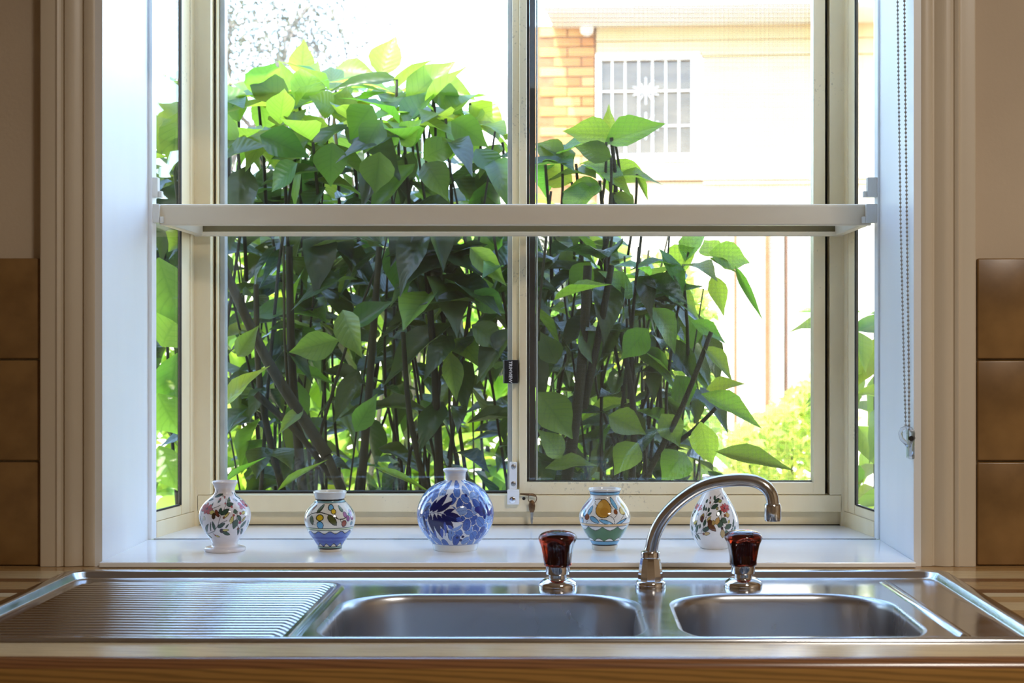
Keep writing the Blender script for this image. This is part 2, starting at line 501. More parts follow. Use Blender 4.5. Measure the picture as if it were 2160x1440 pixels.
# back wall with a narrow glazed side light beside a door
bw = MB()
bw.box(XL, -1.53, -2.4, -2.3, 0, 2.5).box(-1.41, XR, -2.4, -2.3, 0, 2.5)
bw.box(-1.53, -1.41, -2.4, -2.3, 0, 0.50).box(-1.53, -1.41, -2.4, -2.3, 1.66, 2.5)
structure(bw.build('wall_back', M['wall']))
wf = MB()
wf.box(XL, OX0 - .02, WY, WO, 0, 2.5).box(OX1 + .02, XR, WY, WO, 0, 2.5)
wf.box(OX0 - .02, OX1 + .02, WY, WO, 0, OZ0 - .02).box(OX0 - .02, OX1 + .02, WY, WO, OZ1 + .02, 2.5)
wall_front = structure(wf.build('wall_front', M['wall']))
# our own roof with its eave, over the window
ev = MB()
ev.box(XL - .6, XR + .6, -2.9, 2.60, 2.57, 2.66)
structure(ev.build('roof', M['ceiling']))

# white painted window reveal
structure(MB().box(OX0 - .018, OX0, 2.155, 2.395, 0.885, OZ1).build('trim_1', M['reveal']))
structure(MB().box(OX1, OX1 + .018, 2.155, 2.395, 0.885, OZ1).build('trim_2', M['reveal']))
structure(MB().box(OX0 - .018, OX1 + .018, 2.155, 2.395, OZ1, OZ1 + .018).build('trim_3', M['reveal']))
SILL = 0.908
structure(MB().box(OX0, OX1, 2.138, 2.391, 0.9005, SILL).build('trim_4', M['sill'], bevel=0.0015))

# moulded casings up each side of the window
def casing(name, x_in, sgn):
    """profile from the inner edge outwards: (offset, how far it stands off the wall)"""
    prof = [(0.0, 0.0), (0.0, 0.010), (0.0015, 0.0155), (0.004, 0.017), (0.0125, 0.0175), (0.0165, 0.016), (0.018, 0.0125), (0.0205, 0.0125)]
    for k in range(7):                       # ogee
        t = k / 6
        prof.append((0.0215 + t * 0.021, 0.0135 + 0.0065 * math.sin(t * PI * 0.62)))
    prof += [(0.0435, 0.0165), (0.0465, 0.0160), (0.0480, 0.0195)]
    for k in range(5):
        t = k / 4
        prof.append((0.0495 + t * 0.006, 0.0205 + 0.0018 * math.sin(t * PI)))
    prof += [(0.0575, 0.0205), (0.060, 0.0212), (0.0755, 0.0212), (0.0775, 0.0195), (0.0775, 0.0)]
    pts = [(x_in + sgn * a, WY - b) for a, b in prof]
    return structure(MB().prism(pts, 0.9005, 2.25, 'z').build(name, M['casing'], smooth=True, angle=math.radians(28)))
casing('trim_5', OX0 - 0.009, -1)
casing('trim_6', OX1 + 0.009, 1)

# splashback tiles, each its own piece on a grout bed
TZ = [0.9005, 1.0510, 1.1932, 1.3345]   # tile joints (z)
# joints measured on the photograph
TZ = [0.9000] + [CZ - (y - CY) * 2.16 / F for y in (972.5, 758, 543)]
def tiles(x_edge, sgn, x_end, name):
    bed = MB().box(min(x_edge, x_end), max(x_edge, x_end), WY - 0.006, WY, TZ[0], TZ[3] - 0.002).build(name, M['grout'])
    structure(bed)
    me = {}
    for r in range(3):
        z0, z1 = TZ[r] + 0.0012, TZ[r + 1] - 0.0012
        w = 0.1475
        mb = MB()
        mb.box(-w / 2, w / 2, -0.0055, 0.003, -(z1 - z0) / 2, (z1 - z0) / 2)
        me[r] = mb.mesh('tile', M['tile'], bevel=0.0022, seg=2, smooth=True, angle=math.radians(50))
    x = x_edge + sgn * (w / 2 + 0.002)
    while abs(x - x_edge) < abs(x_end - x_edge) - w / 2:
        for r in range(3):
            t = link('tile', me[r], bed)
            t.location = (x, WY - 0.0075 + random.uniform(-.0004, .0004), (TZ[r] + TZ[r + 1]) / 2)
            t.rotation_euler = (random.uniform(-.003, .003), random.uniform(-.002, .002), random.uniform(-.003, .003))
        x += sgn * 0.150
    return bed
tiles(OX0 - 0.087, -1, -1.75, 'trim_7')
tiles(OX1 + 0.0885, 1, 1.75, 'trim_8')

# unseen ceiling lamp, added as fill to brighten the room
lamp = empty('ceiling_fill_lamp', (0.85, 0.35, 2.50))
tag(lamp, 'round ceiling lamp with an opal disc, added unseen to fill the kitchen with light', 'lamp')
MB().lathe([(0.27, 0.0), (0.27, -0.025), (0.25, -0.03)], (0, 0, 0), 40).build('fill_lamp_body', M['plastic_w'], lamp, smooth=True, angle=SH)
op = principled('opal_fill_disc', (0.9, 0.88, 0.82), 0.5)
noise_tint(op, (0.88, 0.86, 0.80), (0.92, 0.9, 0.85), 4)
MB().lathe([(0.245, -0.029), (0.235, -0.036)], (0, 0, 0), 40).build('diffuser', op, lamp, smooth=True, angle=SH)
al = bpy.data.lights.new('fill_light', 'AREA')
al.shape = 'DISK'; al.size = 0.46; al.energy = FILL_POWER; al.color = (1.0, 0.93, 0.84)
alo = bpy.data.objects.new('fill_light', al)
alo.location = (0, 0, -0.045)
alo.parent = lamp
COL.objects.link(alo)

# narrow side light in the back wall
w2 = structure(empty('window_2', (-1.47, -2.35, 0.5)))
mb = MB((-1.47, -2.35, 0.5))
mb.box(-1.53, -1.52, -2.4, -2.3, .5, 1.66).box(-1.42, -1.41, -2.4, -2.3, .5, 1.66).box(-1.53, -1.41, -2.4, -2.3, .5, .515).box(-1.53, -1.41, -2.4, -2.3, 1.645, 1.66)
mb.build('window_frame', M['reveal'], w2)
MB((-1.47, -2.35, 0.5)).box(-1.52, -1.42, -2.353, -2.347, .515, 1.645).build('pane', M['privacy'], w2)

# ------------------------------------------------------------------ the projecting window (window_1)
BX0, BY0 = -0.652, 2.391      # front corner left
BX1 = 0.483
RX0, RX1, RY = -0.6256, 0.4600, 2.565
HZ = 2.06
win = structure(empty('window_1', (0, 2.39, SILL)))
WOFF = (0, 2.39, SILL)
def wb_(): return MB(WOFF)
# floor of the projecting window, head board
wb_().hexa([(BX0, BY0, .86), (BX1, BY0, .86), (RX1 + .03, 2.66, .86), (RX0 - .03, 2.66, .86)],
           [(BX0, BY0 + .0005, SILL + .0008), (BX1, BY0 + .0005, SILL + .0008), (RX1 + .03, 2.66, SILL + .0008), (RX0 - .03, 2.66, SILL + .0008)]).build('floor_board', M['sill'], win)
M['joint'] = principled('grey_sill_joint', lin(120, 116, 112), 0.7)
noise_tint(M['joint'], lin(96, 92, 88), lin(146, 142, 138), 40)
wb_().box(BX0 + .002, BX1 - .002, 2.3892, 2.3912, SILL - .001, SILL + .0011).build('sill_joint', M['joint'], win)
wb_().hexa([(BX0 - .05, BY0, HZ), (BX1 + .05, BY0, HZ), (RX1 + .06, 2.68, HZ), (RX0 - .06, 2.68, HZ)],
           [(BX0 - .05, BY0, HZ + .004), (BX1 + .05, BY0, HZ + .004), (RX1 + .06, 2.68, HZ + .004), (RX0 - .06, 2.68, HZ + .004)]).build('head_pane', M['glass'], win)

def side(sgn):
    """one narrow side light: from the wall (u=0) back to the corner (u=1)"""
    A = Vector((BX0 if sgn < 0 else BX1, BY0, 0))
    B = Vector((RX0 if sgn < 0 else RX1, RY, 0))
    U = (B - A)
    L = U.length
    U.normalize()
    N = Vector((-U.y, U.x, 0)) * (1 if sgn < 0 else -1)     # outwards
    def bar(name, mat, u0, u1, n0, n1, z0, z1, z0b=None, z1b=None, bev=0.0012):
        z0b = z0 if z0b is None else z0b
        z1b = z1 if z1b is None else z1b
        P = lambda u, n, z: A + U * u + N * n + Vector((0, 0, z))
        bot = [P(u0, n0, z0), P(u1, n0, z0b), P(u1, n1, z0b), P(u0, n1, z0)]
        top = [P(u0, n0, z1), P(u1, n0, z1b), P(u1, n1, z1b), P(u0, n1, z1)]
        return wb_().hexa(bot, top).build(name, mat, win, bevel=bev)
    bar('side_post', M['reveal'], -0.003, 0.0145, 0.0, 0.012, SILL, HZ)
    bar('side_rail', M['ally'], 0.0165, L - .001, 0.0, 0.035, SILL, SILL + .0255)
    bar('side_bead', M['ally'], 0.0165, L - .062, 0.0008, 0.012, SILL + .026, SILL + .041)
    bar('side_jamb', M['ally'], L - .060, L - .026, 0.001, 0.008, SILL + .026, HZ)
    bar('corner_jamb', M['ally'], L - .0255, L + .002, 0.0, 0.012, SILL + .026, HZ)
    bar('side_seal', M['rubber'], L - .065, L - .0605, 0.001, 0.006, SILL + .042, HZ, bev=0)
    bar('side_seal', M['rubber'], 0.0165, L - .067, 0.0012, 0.006, SILL + .0412, SILL + .0435, bev=0)
    bar('side_pane', M['glass'], 0.015, L - .066, 0.002, 0.0045, SILL + .044, HZ - .001, bev=0)
side(-1)
side(1)

zr = lambda y, d=2.565: CZ - (y - CY) * d / F
xr = lambda x, d=2.565: (x - CX) * d / F
# rear window: outer frame
for sg, cxn, dx0, dx1 in ((-1, RX0, .002, .017), (1, RX1, .002, .013)):
    q = [(cxn - sg * .004, 2.556), (cxn + sg * dx0, 2.556), (cxn + sg * dx1, 2.63), (cxn - sg * .004, 2.63)]
    if sg < 0: q = q[::-1]
    wb_().prism(q, .87, HZ, 'z').build('corner_post', M['ally'], win)
def fbox(name, mat, x0, x1, y0, y1, z0, z1, bev=0.0012):
    return wb_().box(x0, x1, y0, y1, z0, z1).build(name, mat, win, bevel=bev)
fbox('rear_apron', M['ally'], RX0 + .001, RX1 - .001, 2.572, 2.63, SILL - .001, zr(1078) + .001)
fbox('sill_track', M['rubber'], RX0 + .002, RX1 - .002, 2.5690, 2.5715, SILL - .001, SILL + .0022, 0)
fbox('outer_rail', M['ally'], RX0 + .002, RX1 - .002, 2.556, 2.63, zr(1078), zr(1043))
fbox('outer_jamb', M['ally'], RX0 + .003, xr(447), 2.556, 2.63, zr(1043) + .0005, HZ)
fbox('outer_jamb', M['ally'], xr(1748.5), RX1 - .003, 2.556, 2.63, zr(1043) + .0005, HZ)
# fixed light on the left
fbox('glazing_seal', M['rubber'], xr(447.3), xr(452), 2.585, 2.61, zr(1042), HZ, 0)
fbox('glazing_bead', M['ally'], xr(452), xr(456), 2.575, 2.60, zr(1042), HZ, 0.0006)
fbox('glazing_bead', M['ally_grey'], xr(456.5), xr(467), 2.590, 2.612, zr(1042), HZ, 0.0008)
fbox('glazing_seal', M['rubber'], xr(467), xr(1070), 2.588, 2.61, zr(1042.6), zr(1039), 0)
fbox('pane', M['glass'], xr(465), xr(1072), 2.600, 2.604, zr(1039), HZ - .001, 0)
# meeting stiles
fbox('meeting_stile', M['ally_grey'], xr(1069.5), xr(1079.5), 2.590, 2.612, zr(1042), HZ, 0.0008)
fbox('meeting_stile', M['ally'], xr(1080), xr(1095), 2.572, 2.600, zr(1042), HZ, 0.0012)
# sliding sash on the right
fbox('sash_stile', M['ally'], xr(1095.5), xr(1111), 2.558, 2.590, zr(1041.6), HZ - .002, 0.0015)
fbox('sash_rail', M['ally'], xr(1096), xr(1739), 2.5585, 2.590, zr(1042), zr(1016.5), 0.0015)
fbox('sash_stile', M['ally'], xr(1714.5), xr(1739.5), 2.558, 2.590, zr(1041.6), HZ - .002, 0.0015)
fbox('sash_seal', M['rubber'], xr(1740.2), xr(1748), 2.585, 2.61, zr(1042), HZ - .002, 0)
fbox('sash_seal', M['rubber'], xr(1111.2), xr(1116), 2.574, 2.588, zr(1016), HZ - .002, 0)
fbox('sash_seal', M['rubber'], xr(1116), xr(1714), 2.574, 2.582, zr(1016.8), zr(1014.4), 0)
fbox('pane', M['glass'], xr(1113), xr(1716), 2.5765, 2.5805, zr(1016), HZ - .001, 0)
# dark frame of the insect screen seen through the sliding sash
sx = lambda x: (x - CX) * 2.61 / F
fbox('screen_frame', M['brush'], sx(1117), sx(1129), 2.606, 2.618, zr(1016, 2.61) - .02, HZ - .003, 0.0008)
fbox('screen_edge', M['ally_grey'], sx(1130.5), sx(1134), 2.608, 2.616, zr(1016, 2.61) - .02, HZ - .003, 0.0004)
def screen_mesh_mat():
    m = bpy.data.materials.new('insect_screen_mesh')
    m.use_nodes = True
    m.node_tree.nodes.clear()
    out = nd(m, 'ShaderNodeOutputMaterial')
    tr = nd(m, 'ShaderNodeBsdfTransparent'); df = nd(m, 'ShaderNodeBsdfDiffuse'); df.inputs['Color'].default_value = (0.12, 0.12, 0.11, 1)
    tc = nd(m, 'ShaderNodeTexCoord'); sp = nd(m, 'ShaderNodeSeparateXYZ'); lk(m, tc.outputs['Object'], sp.inputs[0])
    outs = []
    for ax in ('X', 'Z'):
        mu = nd(m, 'ShaderNodeMath', operation='MULTIPLY'); mu.inputs[1].default_value = 1 / 0.0022
        fr = nd(m, 'ShaderNodeMath', operation='FRACT'); lt = nd(m, 'ShaderNodeMath', operation='LESS_THAN'); lt.inputs[1].default_value = 0.10
        lk(m, sp.outputs[ax], mu.inputs[0]); lk(m, mu.outputs[0], fr.inputs[0]); lk(m, fr.outputs[0], lt.inputs[0])
        outs.append(lt.outputs[0])
    mxm = nd(m, 'ShaderNodeMath', operation='MAXIMUM'); lk(m, outs[0], mxm.inputs[0]); lk(m, outs[1], mxm.inputs[1])
    mx = nd(m, 'ShaderNodeMixShader')
    lk(m, mxm.outputs[0], mx.inputs['Fac']); lk(m, tr.outputs[0], mx.inputs[1]); lk(m, df.outputs[0], mx.inputs[2])
    lk(m, mx.outputs[0], out.inputs['Surface'])
    return m
M['screen'] = screen_mesh_mat()
fbox('screen_mesh', M['screen'], sx(1134), sx(1716), 2.6115, 2.6125, zr(1016, 2.61) - .02, HZ - .004, 0)

# black latch with its lettering
lx0, lx1, lz0, lz1 = xr(1061), xr(1093.5), zr(808), zr(759)
latch = wb_().prism([(lx0 + .0015, 2.572), (lx0, 2.566), (lx0 + .002, 2.5565), (lx0 + .010, 2.5535), (lx1, 2.5535), (lx1, 2.572)], lz0, lz1, 'z').build('latch', M['plastic_b'], win, bevel=0.0012)
cu = bpy.data.curves.new('latch_lettering', 'FONT')
cu.body = 'TRIMVIEW'
cu.size = 0.0079
cu.shear = 0.12
cu.align_x = 'CENTER'; cu.align_y = 'CENTER'
cu.extrude = 0.0001
cu.offset = 0.00012
to = bpy.data.objects.new('tmp_text', cu)
COL.objects.link(to)
dg = bpy.context.evaluated_depsgraph_get()
tm = bpy.data.meshes.new_from_object(to.evaluated_get(dg))
bpy.data.objects.remove(to)
tm.materials.clear(); tm.materials.append(M['print_white'])
R = Matrix.Rotation(PI / 2, 4, 'X')               # stand the text up facing the room
R = Matrix.Rotation(PI / 2, 4, 'Y') @ R           # turn it to read downwards
tm.transform(Matrix.Translation(Vector((lx0 + .0128, 2.5532, (lz0 + lz1) / 2)) - Vector(WOFF)) @ R)
lt = link('latch_lettering', tm, latch)
lt.matrix_parent_inverse = Matrix.Identity(4)
# white lock with screws
lkx0, lkx1 = xr(1075), xr(1091)
lock = wb_().box(lkx0, lkx1, 2.5535, 2.571, zr(1031), zr(974)).box(xr(1071), xr(1096), 2.544, 2.5555, zr(1061), zr(1030)).build('lock', M['white_enamel'], win, bevel=0.001)
def screw(px, py, r, y, name='screw', mat='steelkey'):
    c = Vector((xr(px, y), y, zr(py, y)))
    mb = wb_()
    rings = []
    for rr, h in ((r, 0.0), (r, .0006), (r * .8, .0012), (r * .2, .0012)):
        rings.append([c + Vector((rr * math.cos(2 * PI * k / 16), -h, rr * math.sin(2 * PI * k / 16))) for k in range(16)])
    mb.rings(rings)
    return mb.build(name, M[mat], lock, smooth=True, angle=SH)
screw(1083, 984, .0042, 2.5535)
screw(1083, 1020, .0042, 2.5535)
screw(1081, 1054, .0052, 2.544, 'lock_barrel', 'chrome')
screw(1105, 1051, .0028, 2.556, 'keyhole', 'rubber')

# ------------------------------------------------------------------ glass shelf across the window
SHX0, SHX1 = -0.649, 0.4790
sz0, sz1 = CZ - (475 - CY) * 2.40 / F, CZ - (430 - CY) * 2.40 / F
shelf = empty('window_shelf', (0, 2.40, sz0))
tag(shelf, 'beige aluminium framed shelf spanning the window at mid height', 'shelf')
SO = (0, 2.40, sz0)
# front rail is a channel: tall face with a small lip at the bottom and the top
pr = [(2.398, sz0 + .002), (2.398, sz1 - .004), (2.3992, sz1 - .0012), (2.402, sz1), (2.413, sz1), (2.413, sz1 - .0035), (2.4035, sz1 - .0035), (2.4035, sz0 + .0035), (2.413, sz0 + .0035), (2.413, sz0), (2.400, sz0)]
MB(SO).prism(pr, SHX0 + .006, SHX1 - .004, 'x').build('front_rail', M['shelf'], shelf)
zb0, zb1 = CZ - (498 - CY) * 2.53 / F, CZ - (487 - CY) * 2.545 / F
MB(SO).box(RX0 + .004, RX1 - .004, 2.534, 2.546, zb0 + .001, sz1 - .004).box(RX0 + .004, RX1 - .004, 2.528, 2.536, zb0, zb0 + .0075).build('rear_rail', M['shelf'], shelf, bevel=.0015)
M['olive'] = principled('olive_brown_shade', lin(122, 110, 78), 0.7)  # dark strip: shade on the rear rail's face, put into the colour
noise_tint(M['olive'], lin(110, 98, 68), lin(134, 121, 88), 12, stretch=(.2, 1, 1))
MB(SO).box(RX0 + .006, RX1 - .006, 2.5325, 2.5338, zb0 + .0078, sz1 - .016).build('shade_strip', M['olive'], shelf)
for s_, a, b in ((-1, SHX0 + .007, RX0 + .005), (1, SHX1 - .005, RX1 - .005)):
    w = .014 * -s_
    m_ = MB(SO)
    lo = [(a, 2.414, sz0), (a + w, 2.414, sz0), (b + w, 2.531, zb0 + .001), (b, 2.531, zb0 + .001)]
    hi = [(p[0], p[1], sz1 - .005) for p in lo]
    if s_ > 0: lo, hi = lo[::-1], hi[::-1]
    m_.hexa(lo, hi).build('side_rail', M['shelf'], shelf, bevel=.0015)
MB(SO).box(SHX0 + .03, SHX1 - .03, 2.4055, 2.531, sz1 - .0145, sz1 - .0095).build('glass_panel', M['glass'], shelf)
# white hanger clips at each end
for s_, xw in ((-1, OX0 + .0035), (1, OX1 - .0035)):
    cl = -s_
    d_ = 2.394
    def clip(name, y0, y1, wpx, px_in):
        z0, z1 = CZ - (y1 - CY) * d_ / F, CZ - (y0 - CY) * d_ / F
        a, b = sorted((xw, (px_in - CX) * d_ / F))
        m_ = MB(SO)
        m_.box(a, b, d_ - .004, d_ + .010, z0, z1)
        # little foot at the lower inner corner
        e = b if s_ < 0 else a
        f0, f1 = sorted((e, e + .006 * cl))
        m_.box(f0, f1, d_ - .002, d_ + .008, z0, z0 + .010)
        return m_.build(name, M['plastic_w'], shelf, bevel=.0014)
    clip('hanger_clip', 374, 416, 14, 334 if s_ < 0 else 1829)
    clip('hanger_clip', 430, 470, 14, 337 if s_ < 0 else 1826)

# ------------------------------------------------------------------ roller blind and its bead chain
bl = empty('roller_blind', (0, 2.19, 2.02))
tag(bl, 'pale roller blind rolled up at the top of the window recess', 'blind')
zb = CZ - (-4 - CY) * 2.19 / F
m_fab = principled('blind_fabric', lin(206, 212, 226), 0.8); noise_tint(m_fab, lin(198, 204, 220), lin(214, 220, 232), 30)
BO = (0, 2.19, 2.02)
MB(BO).box(OX0 + .02, OX1 - .03, 2.1895, 2.1905, zb, 2.01).build('blind_fabric', m_fab, bl)
MB(BO).tube([(OX0 + .012, 2.2, 2.02), (OX1 - .012, 2.2, 2.02)], .022, 20).build('roller_tube', m_fab, bl, smooth=True, angle=SH)
MB(BO).box(OX0 + .02, OX1 - .03, 2.185, 2.195, zb, zb + .012).build('bottom_bar', M['plastic_w'], bl, bevel=.002)
ch = empty('bead_chain', (0.476, 2.165, 1.09))
tag(ch, 'long looped grey bead chain hanging against the right window reveal', 'blind chain')
CO = (0.476, 2.165, 1.09)
def strand(pts):
    out = []
    for (p, d0), (q, d1) in zip(pts, pts[1:]):
        a, b = W(p[0], p[1], d0), W(q[0], q[1], d1)
        n = max(2, int((b - a).length / 0.0058))
        out += [a.lerp(b, k / n) for k in range(n)]
    return out + [W(*pts[-1][0], pts[-1][1])]
s1 = strand([((1889, -380), 2.20), ((1895, 150), 2.196), ((1900, 480), 2.19), ((1906, 740), 2.185), ((1910.5, 896), 2.178)])
s2 = strand([((1904, -380), 2.158), ((1909, 150), 2.156), ((1913, 480), 2.152), ((1917, 800), 2.149), ((1917.5, 905), 2.150)])
loop = s1 + [W(1912, 912, 2.17), W(1915, 914, 2.16)] + s2[::-1]
bead_m = principled('grey_bead', lin(150, 146, 140), 0.35); noise_tint(bead_m, lin(138, 134, 128), lin(162, 158, 152), 60)
mb = MB(CO)
for p in s1 + s2: mb.ball(p, .0019, 7, 5)
tag(mb.build('beads', bead_m, ch, smooth=True), kind='stuff')
MB(CO).tube(loop, .0006, 5).build('cord', bead_m, ch, smooth=True)
# clear plastic chain holder screwed to the reveal
hl = empty('chain_holder', (0.480, 2.16, 1.06))
tag(hl, 'clear plastic hook holding the bottom of the bead chain', 'hook')
HO = (0.480, 2.16, 1.06)
hp = [W(x, y, 2.156) for x, y in [(1920, 962), (1921, 945), (1925, 925), (1926, 913), (1921, 904), (1912, 901), (1903, 905), (1899, 914), (1902, 925), (1911, 934), (1918, 943)]]
MB(HO).tube(hp, [.0036, .0036, .0034, .0032, .003, .003, .003, .003, .003, .003, .0028], 10).build('hook', M['clear_plastic'], hl, smooth=True)
a = W(1916, 968, 2.150); b = W(1929, 905, 2.150)
MB(HO).box(min(a.x, OX1 - .008), OX1 - .0003, 2.146, 2.166, a.z, b.z).build('back_plate', M['clear_plastic'], hl, bevel=.002)
c = W(1921.5, 924, 2.150)
MB(HO).tube([c + Vector((-.001, -.006, 0)), c + Vector((.004, .006, 0))], .0036, 14).build('screw', M['rubber'], hl, smooth=True, angle=SH)

# ------------------------------------------------------------------ keys hanging in the lock
ky = empty('key_ring', W(1122, 1044, 2.548))
tag(ky, 'small brown keys hanging on a ring from the window lock', 'keys')
KO = W(1122, 1044, 2.548)
kp = lambda x, y, d=2.548: W(x, y, d)
MB(KO).tube([kp(1123 + 9 * math.cos(t), 1051 + 10 * math.sin(t), 2.546 + .003 * math.cos(t)) for t in np.linspace(0, 2 * PI, 25)], .0007, 6, False).build('ring', M['brass'], ky, smooth=True)
mb = MB(KO)   # key in the lock, seen nearly edge on
pts = [kp(1097, 1041), kp(1110, 1042.5), kp(1122, 1043), kp(1131, 1046)]
mb.tube(pts, [.0012, .0020, .0024, .0012], 8)
mb.build('key', M['brass'], ky, smooth=True)
mb = MB(KO)   # hanging key: bow and blade
c = kp(1122, 1067)
prof = [(-.0020, .010), (-.0042, .0070), (-.0055, .001), (-.0048, -.006), (-.0030, -.0105), (.0030, -.0105), (.0048, -.006), (.0055, .001), (.0042, .0070), (.0020, .010)]
mb.prism([(c.x + x, c.z + z) for x, z in prof], 2.5455, 2.5485, 'y')
mb.build('key_bow', M['brass'], ky, bevel=.0008, smooth=True, angle=SH)
bl_ = [(-.0024, 0), (-.0022, -.016), (-.0008, -.0205), (.0010, -.0195), (.0016, -.017), (.0012, -.014), (.0022, -.011), (.0017, -.008), (.0024, -.005), (.0024, 0)]
MB(KO).prism([(c.x + x, c.z - .0100 + z) for x, z in bl_], 2.5463, 2.5478, 'y').build('key_blade', M['steelkey'], ky)

# ------------------------------------------------------------------ worktop with a cut-out for the sink
SKX0, SKX1, SKY0, SKY1 = -0.688, 0.5165, 1.604, 2.097
ct = MB()
nose = [(1.595, 0.8605), (1.518, 0.8605), (1.518, 0.888)]
for k in range(1, 8):
    t = k / 8 * PI / 2
    nose.append((1.518 + .012 * (1 - math.cos(t)), 0.888 + .012 * math.sin(t)))
nose += [(1.530, .9), (1.625, .9), (1.625, .8605)]
ct.prism(nose, -1.75, 1.75, 'x')
ct.box(-1.75, SKX0 + .018, 1.625, WY - .0005, .8605, .9).box(SKX1 - .018, 1.75, 1.625, WY - .0005, .8605, .9)
ct.box(SKX0 + .018, SKX1 - .018, SKY1 - .015, WY - .0005, .8605, .9)
counter = ct.build('worktop', M['counter'], smooth=True, angle=math.radians(25))
tag(counter, 'striped timber laminate worktop with a rolled front edge around the sink', 'countertop')
for i, x in enumerate((-1.30, 0.95)):
    cb = empty('base_cabinet', (x, 1.87, 0))
    w = 0.64 if i == 0 else 0.58
    tag(cb, 'timber base cabinet under the left end of the worktop' if i == 0 else 'timber base cabinet under the right end of the worktop', 'cabinet', 'base cabinets under the worktop')
    MB().box(-w / 2, w / 2, -.28, .29, .10, .858).build('carcass', M['cabinet'], cb)
    MB().box(-w / 2 + .01, w / 2 - .01, -.30, -.281, .12, .84).build('door', M['cabinet'], cb, bevel=.004)

# ------------------------------------------------------------------ sink
sink = empty('kitchen_sink', (0, SKY1, .9))
tag(sink, 'stainless steel sink with two bowls and a ribbed drainer on the left', 'sink')
KS = (0, SKY1, .9)
def rrect(x0, x1, y0, y1, r, n=8, rl=None):
    """rounded rectangle, counter-clockwise from the right-front corner"""
    pts = []
    cs = [(x1 - r, y0 + r, -PI / 2), (x1 - r, y1 - r, 0), (x0 + r, y1 - r, PI / 2), (x0 + r, y0 + r, PI)]
    for cx_, cy_, a0 in cs:
        for k in range(n + 1):
            a_ = a0 + k / n * PI / 2
            pts.append((cx_ + r * math.cos(a_), cy_ + r * math.sin(a_)))
    return pts
DK = 0.8945                                  # deck height
def outline(off, r): return rrect(SKX0 + off, SKX1 - off, SKY0 + off, SKY1 - off, r, 8)
rim = [(0, .0265, .9003), (0.0006, .0265, .9026), (.0025, .026, .9043), (.006, .025, .9048), (.013, .022, .9046), (.0150, .0215, .9040), (.0165, .021, .9028), (.0215, .019, .8968), (.0230, .0185, .8954), (.0260, .018, .8947), (.0300, .017, DK)]
# the front lip is narrower than the other sides: shift the inner rings forward
def rim_ring(off, r, z):
    of = off if off < .01 else .010 + (off - .010) * 0.45
    pts = rrect(SKX0 + off, SKX1 - off, SKY0 + of, SKY1 - off, r, 8)
    return [(x, y, z) for x, y in pts]
rings = [rim_ring(*a) for a in rim]
rim_mb = MB(KS).rings(rings, False, False)
inner = [(p[0], p[1]) for p in rings[-1]]
# bowls
def bowl_out(x0, x1, y0, y1, r, off=0.0):
    return rrect(x0 + off, x1 - off, y0 + off, y1 - off, max(r - off, .01), 12)
d_back = (CZ - DK) * F / (1252 - CY)
B1 = (-0.2830, 0.0875, 1.632, d_back, .085)
B2 = (0.1230, 0.4020, 1.632, d_back + .004, .090)
loops = [inner, bowl_out(*B1), bowl_out(*B2)]
vs, es = [], []
for lp in loops:
    n0 = len(vs)
    vs += [Vector(p) for p in lp]
    es += [(n0 + k, n0 + (k + 1) % len(lp)) for k in range(len(lp))]
def inside(p, lp):
    r = False
    for (x1, y1), (x2, y2) in zip(lp, lp[1:] + lp[:1]):
        if (y1 > p[1]) != (y2 > p[1]) and p[0] < (x2 - x1) * (p[1] - y1) / (y2 - y1) + x1: r = not r
    return r
for gx in np.arange(SKX0 + .05, SKX1 - .04, .02):
    for gy in np.arange(SKY0 + .04, SKY1 - .04, .02):
        p = (gx, gy)
        if inside(p, loops[0]) and not inside(p, bowl_out(*B1, off=-.008)) and not inside(p, bowl_out(*B2, off=-.008)):
            vs.append(Vector(p))
ov, oe, of_, _, _, _ = delaunay_2d_cdt(vs, es, [], 1, 1e-6)
deck_f = []
for f in of_:
    c_ = sum((ov[i] for i in f), Vector((0, 0))) / len(f)
    if inside(c_, loops[0]) and not inside(c_, loops[1]) and not inside(c_, loops[2]):
        deck_f.append(tuple(f))
rim_mb.add([(p.x, p.y, DK) for p in ov], deck_f)
me = rim_mb.mesh('deck', M['steel'])
bm = bmesh.new(); bm.from_mesh(me)
bmesh.ops.remove_doubles(bm, verts=bm.verts, dist=2e-5)
bmesh.ops.recalc_face_normals(bm, faces=bm.faces)
if sum(f.normal.z * f.calc_area() for f in bm.faces) < 0: bmesh.ops.reverse_faces(bm, faces=bm.faces)
bm.to_mesh(me); bm.free()
me.polygons.foreach_set('use_smooth', [True] * len(me.polygons))
link('deck', me, sink)
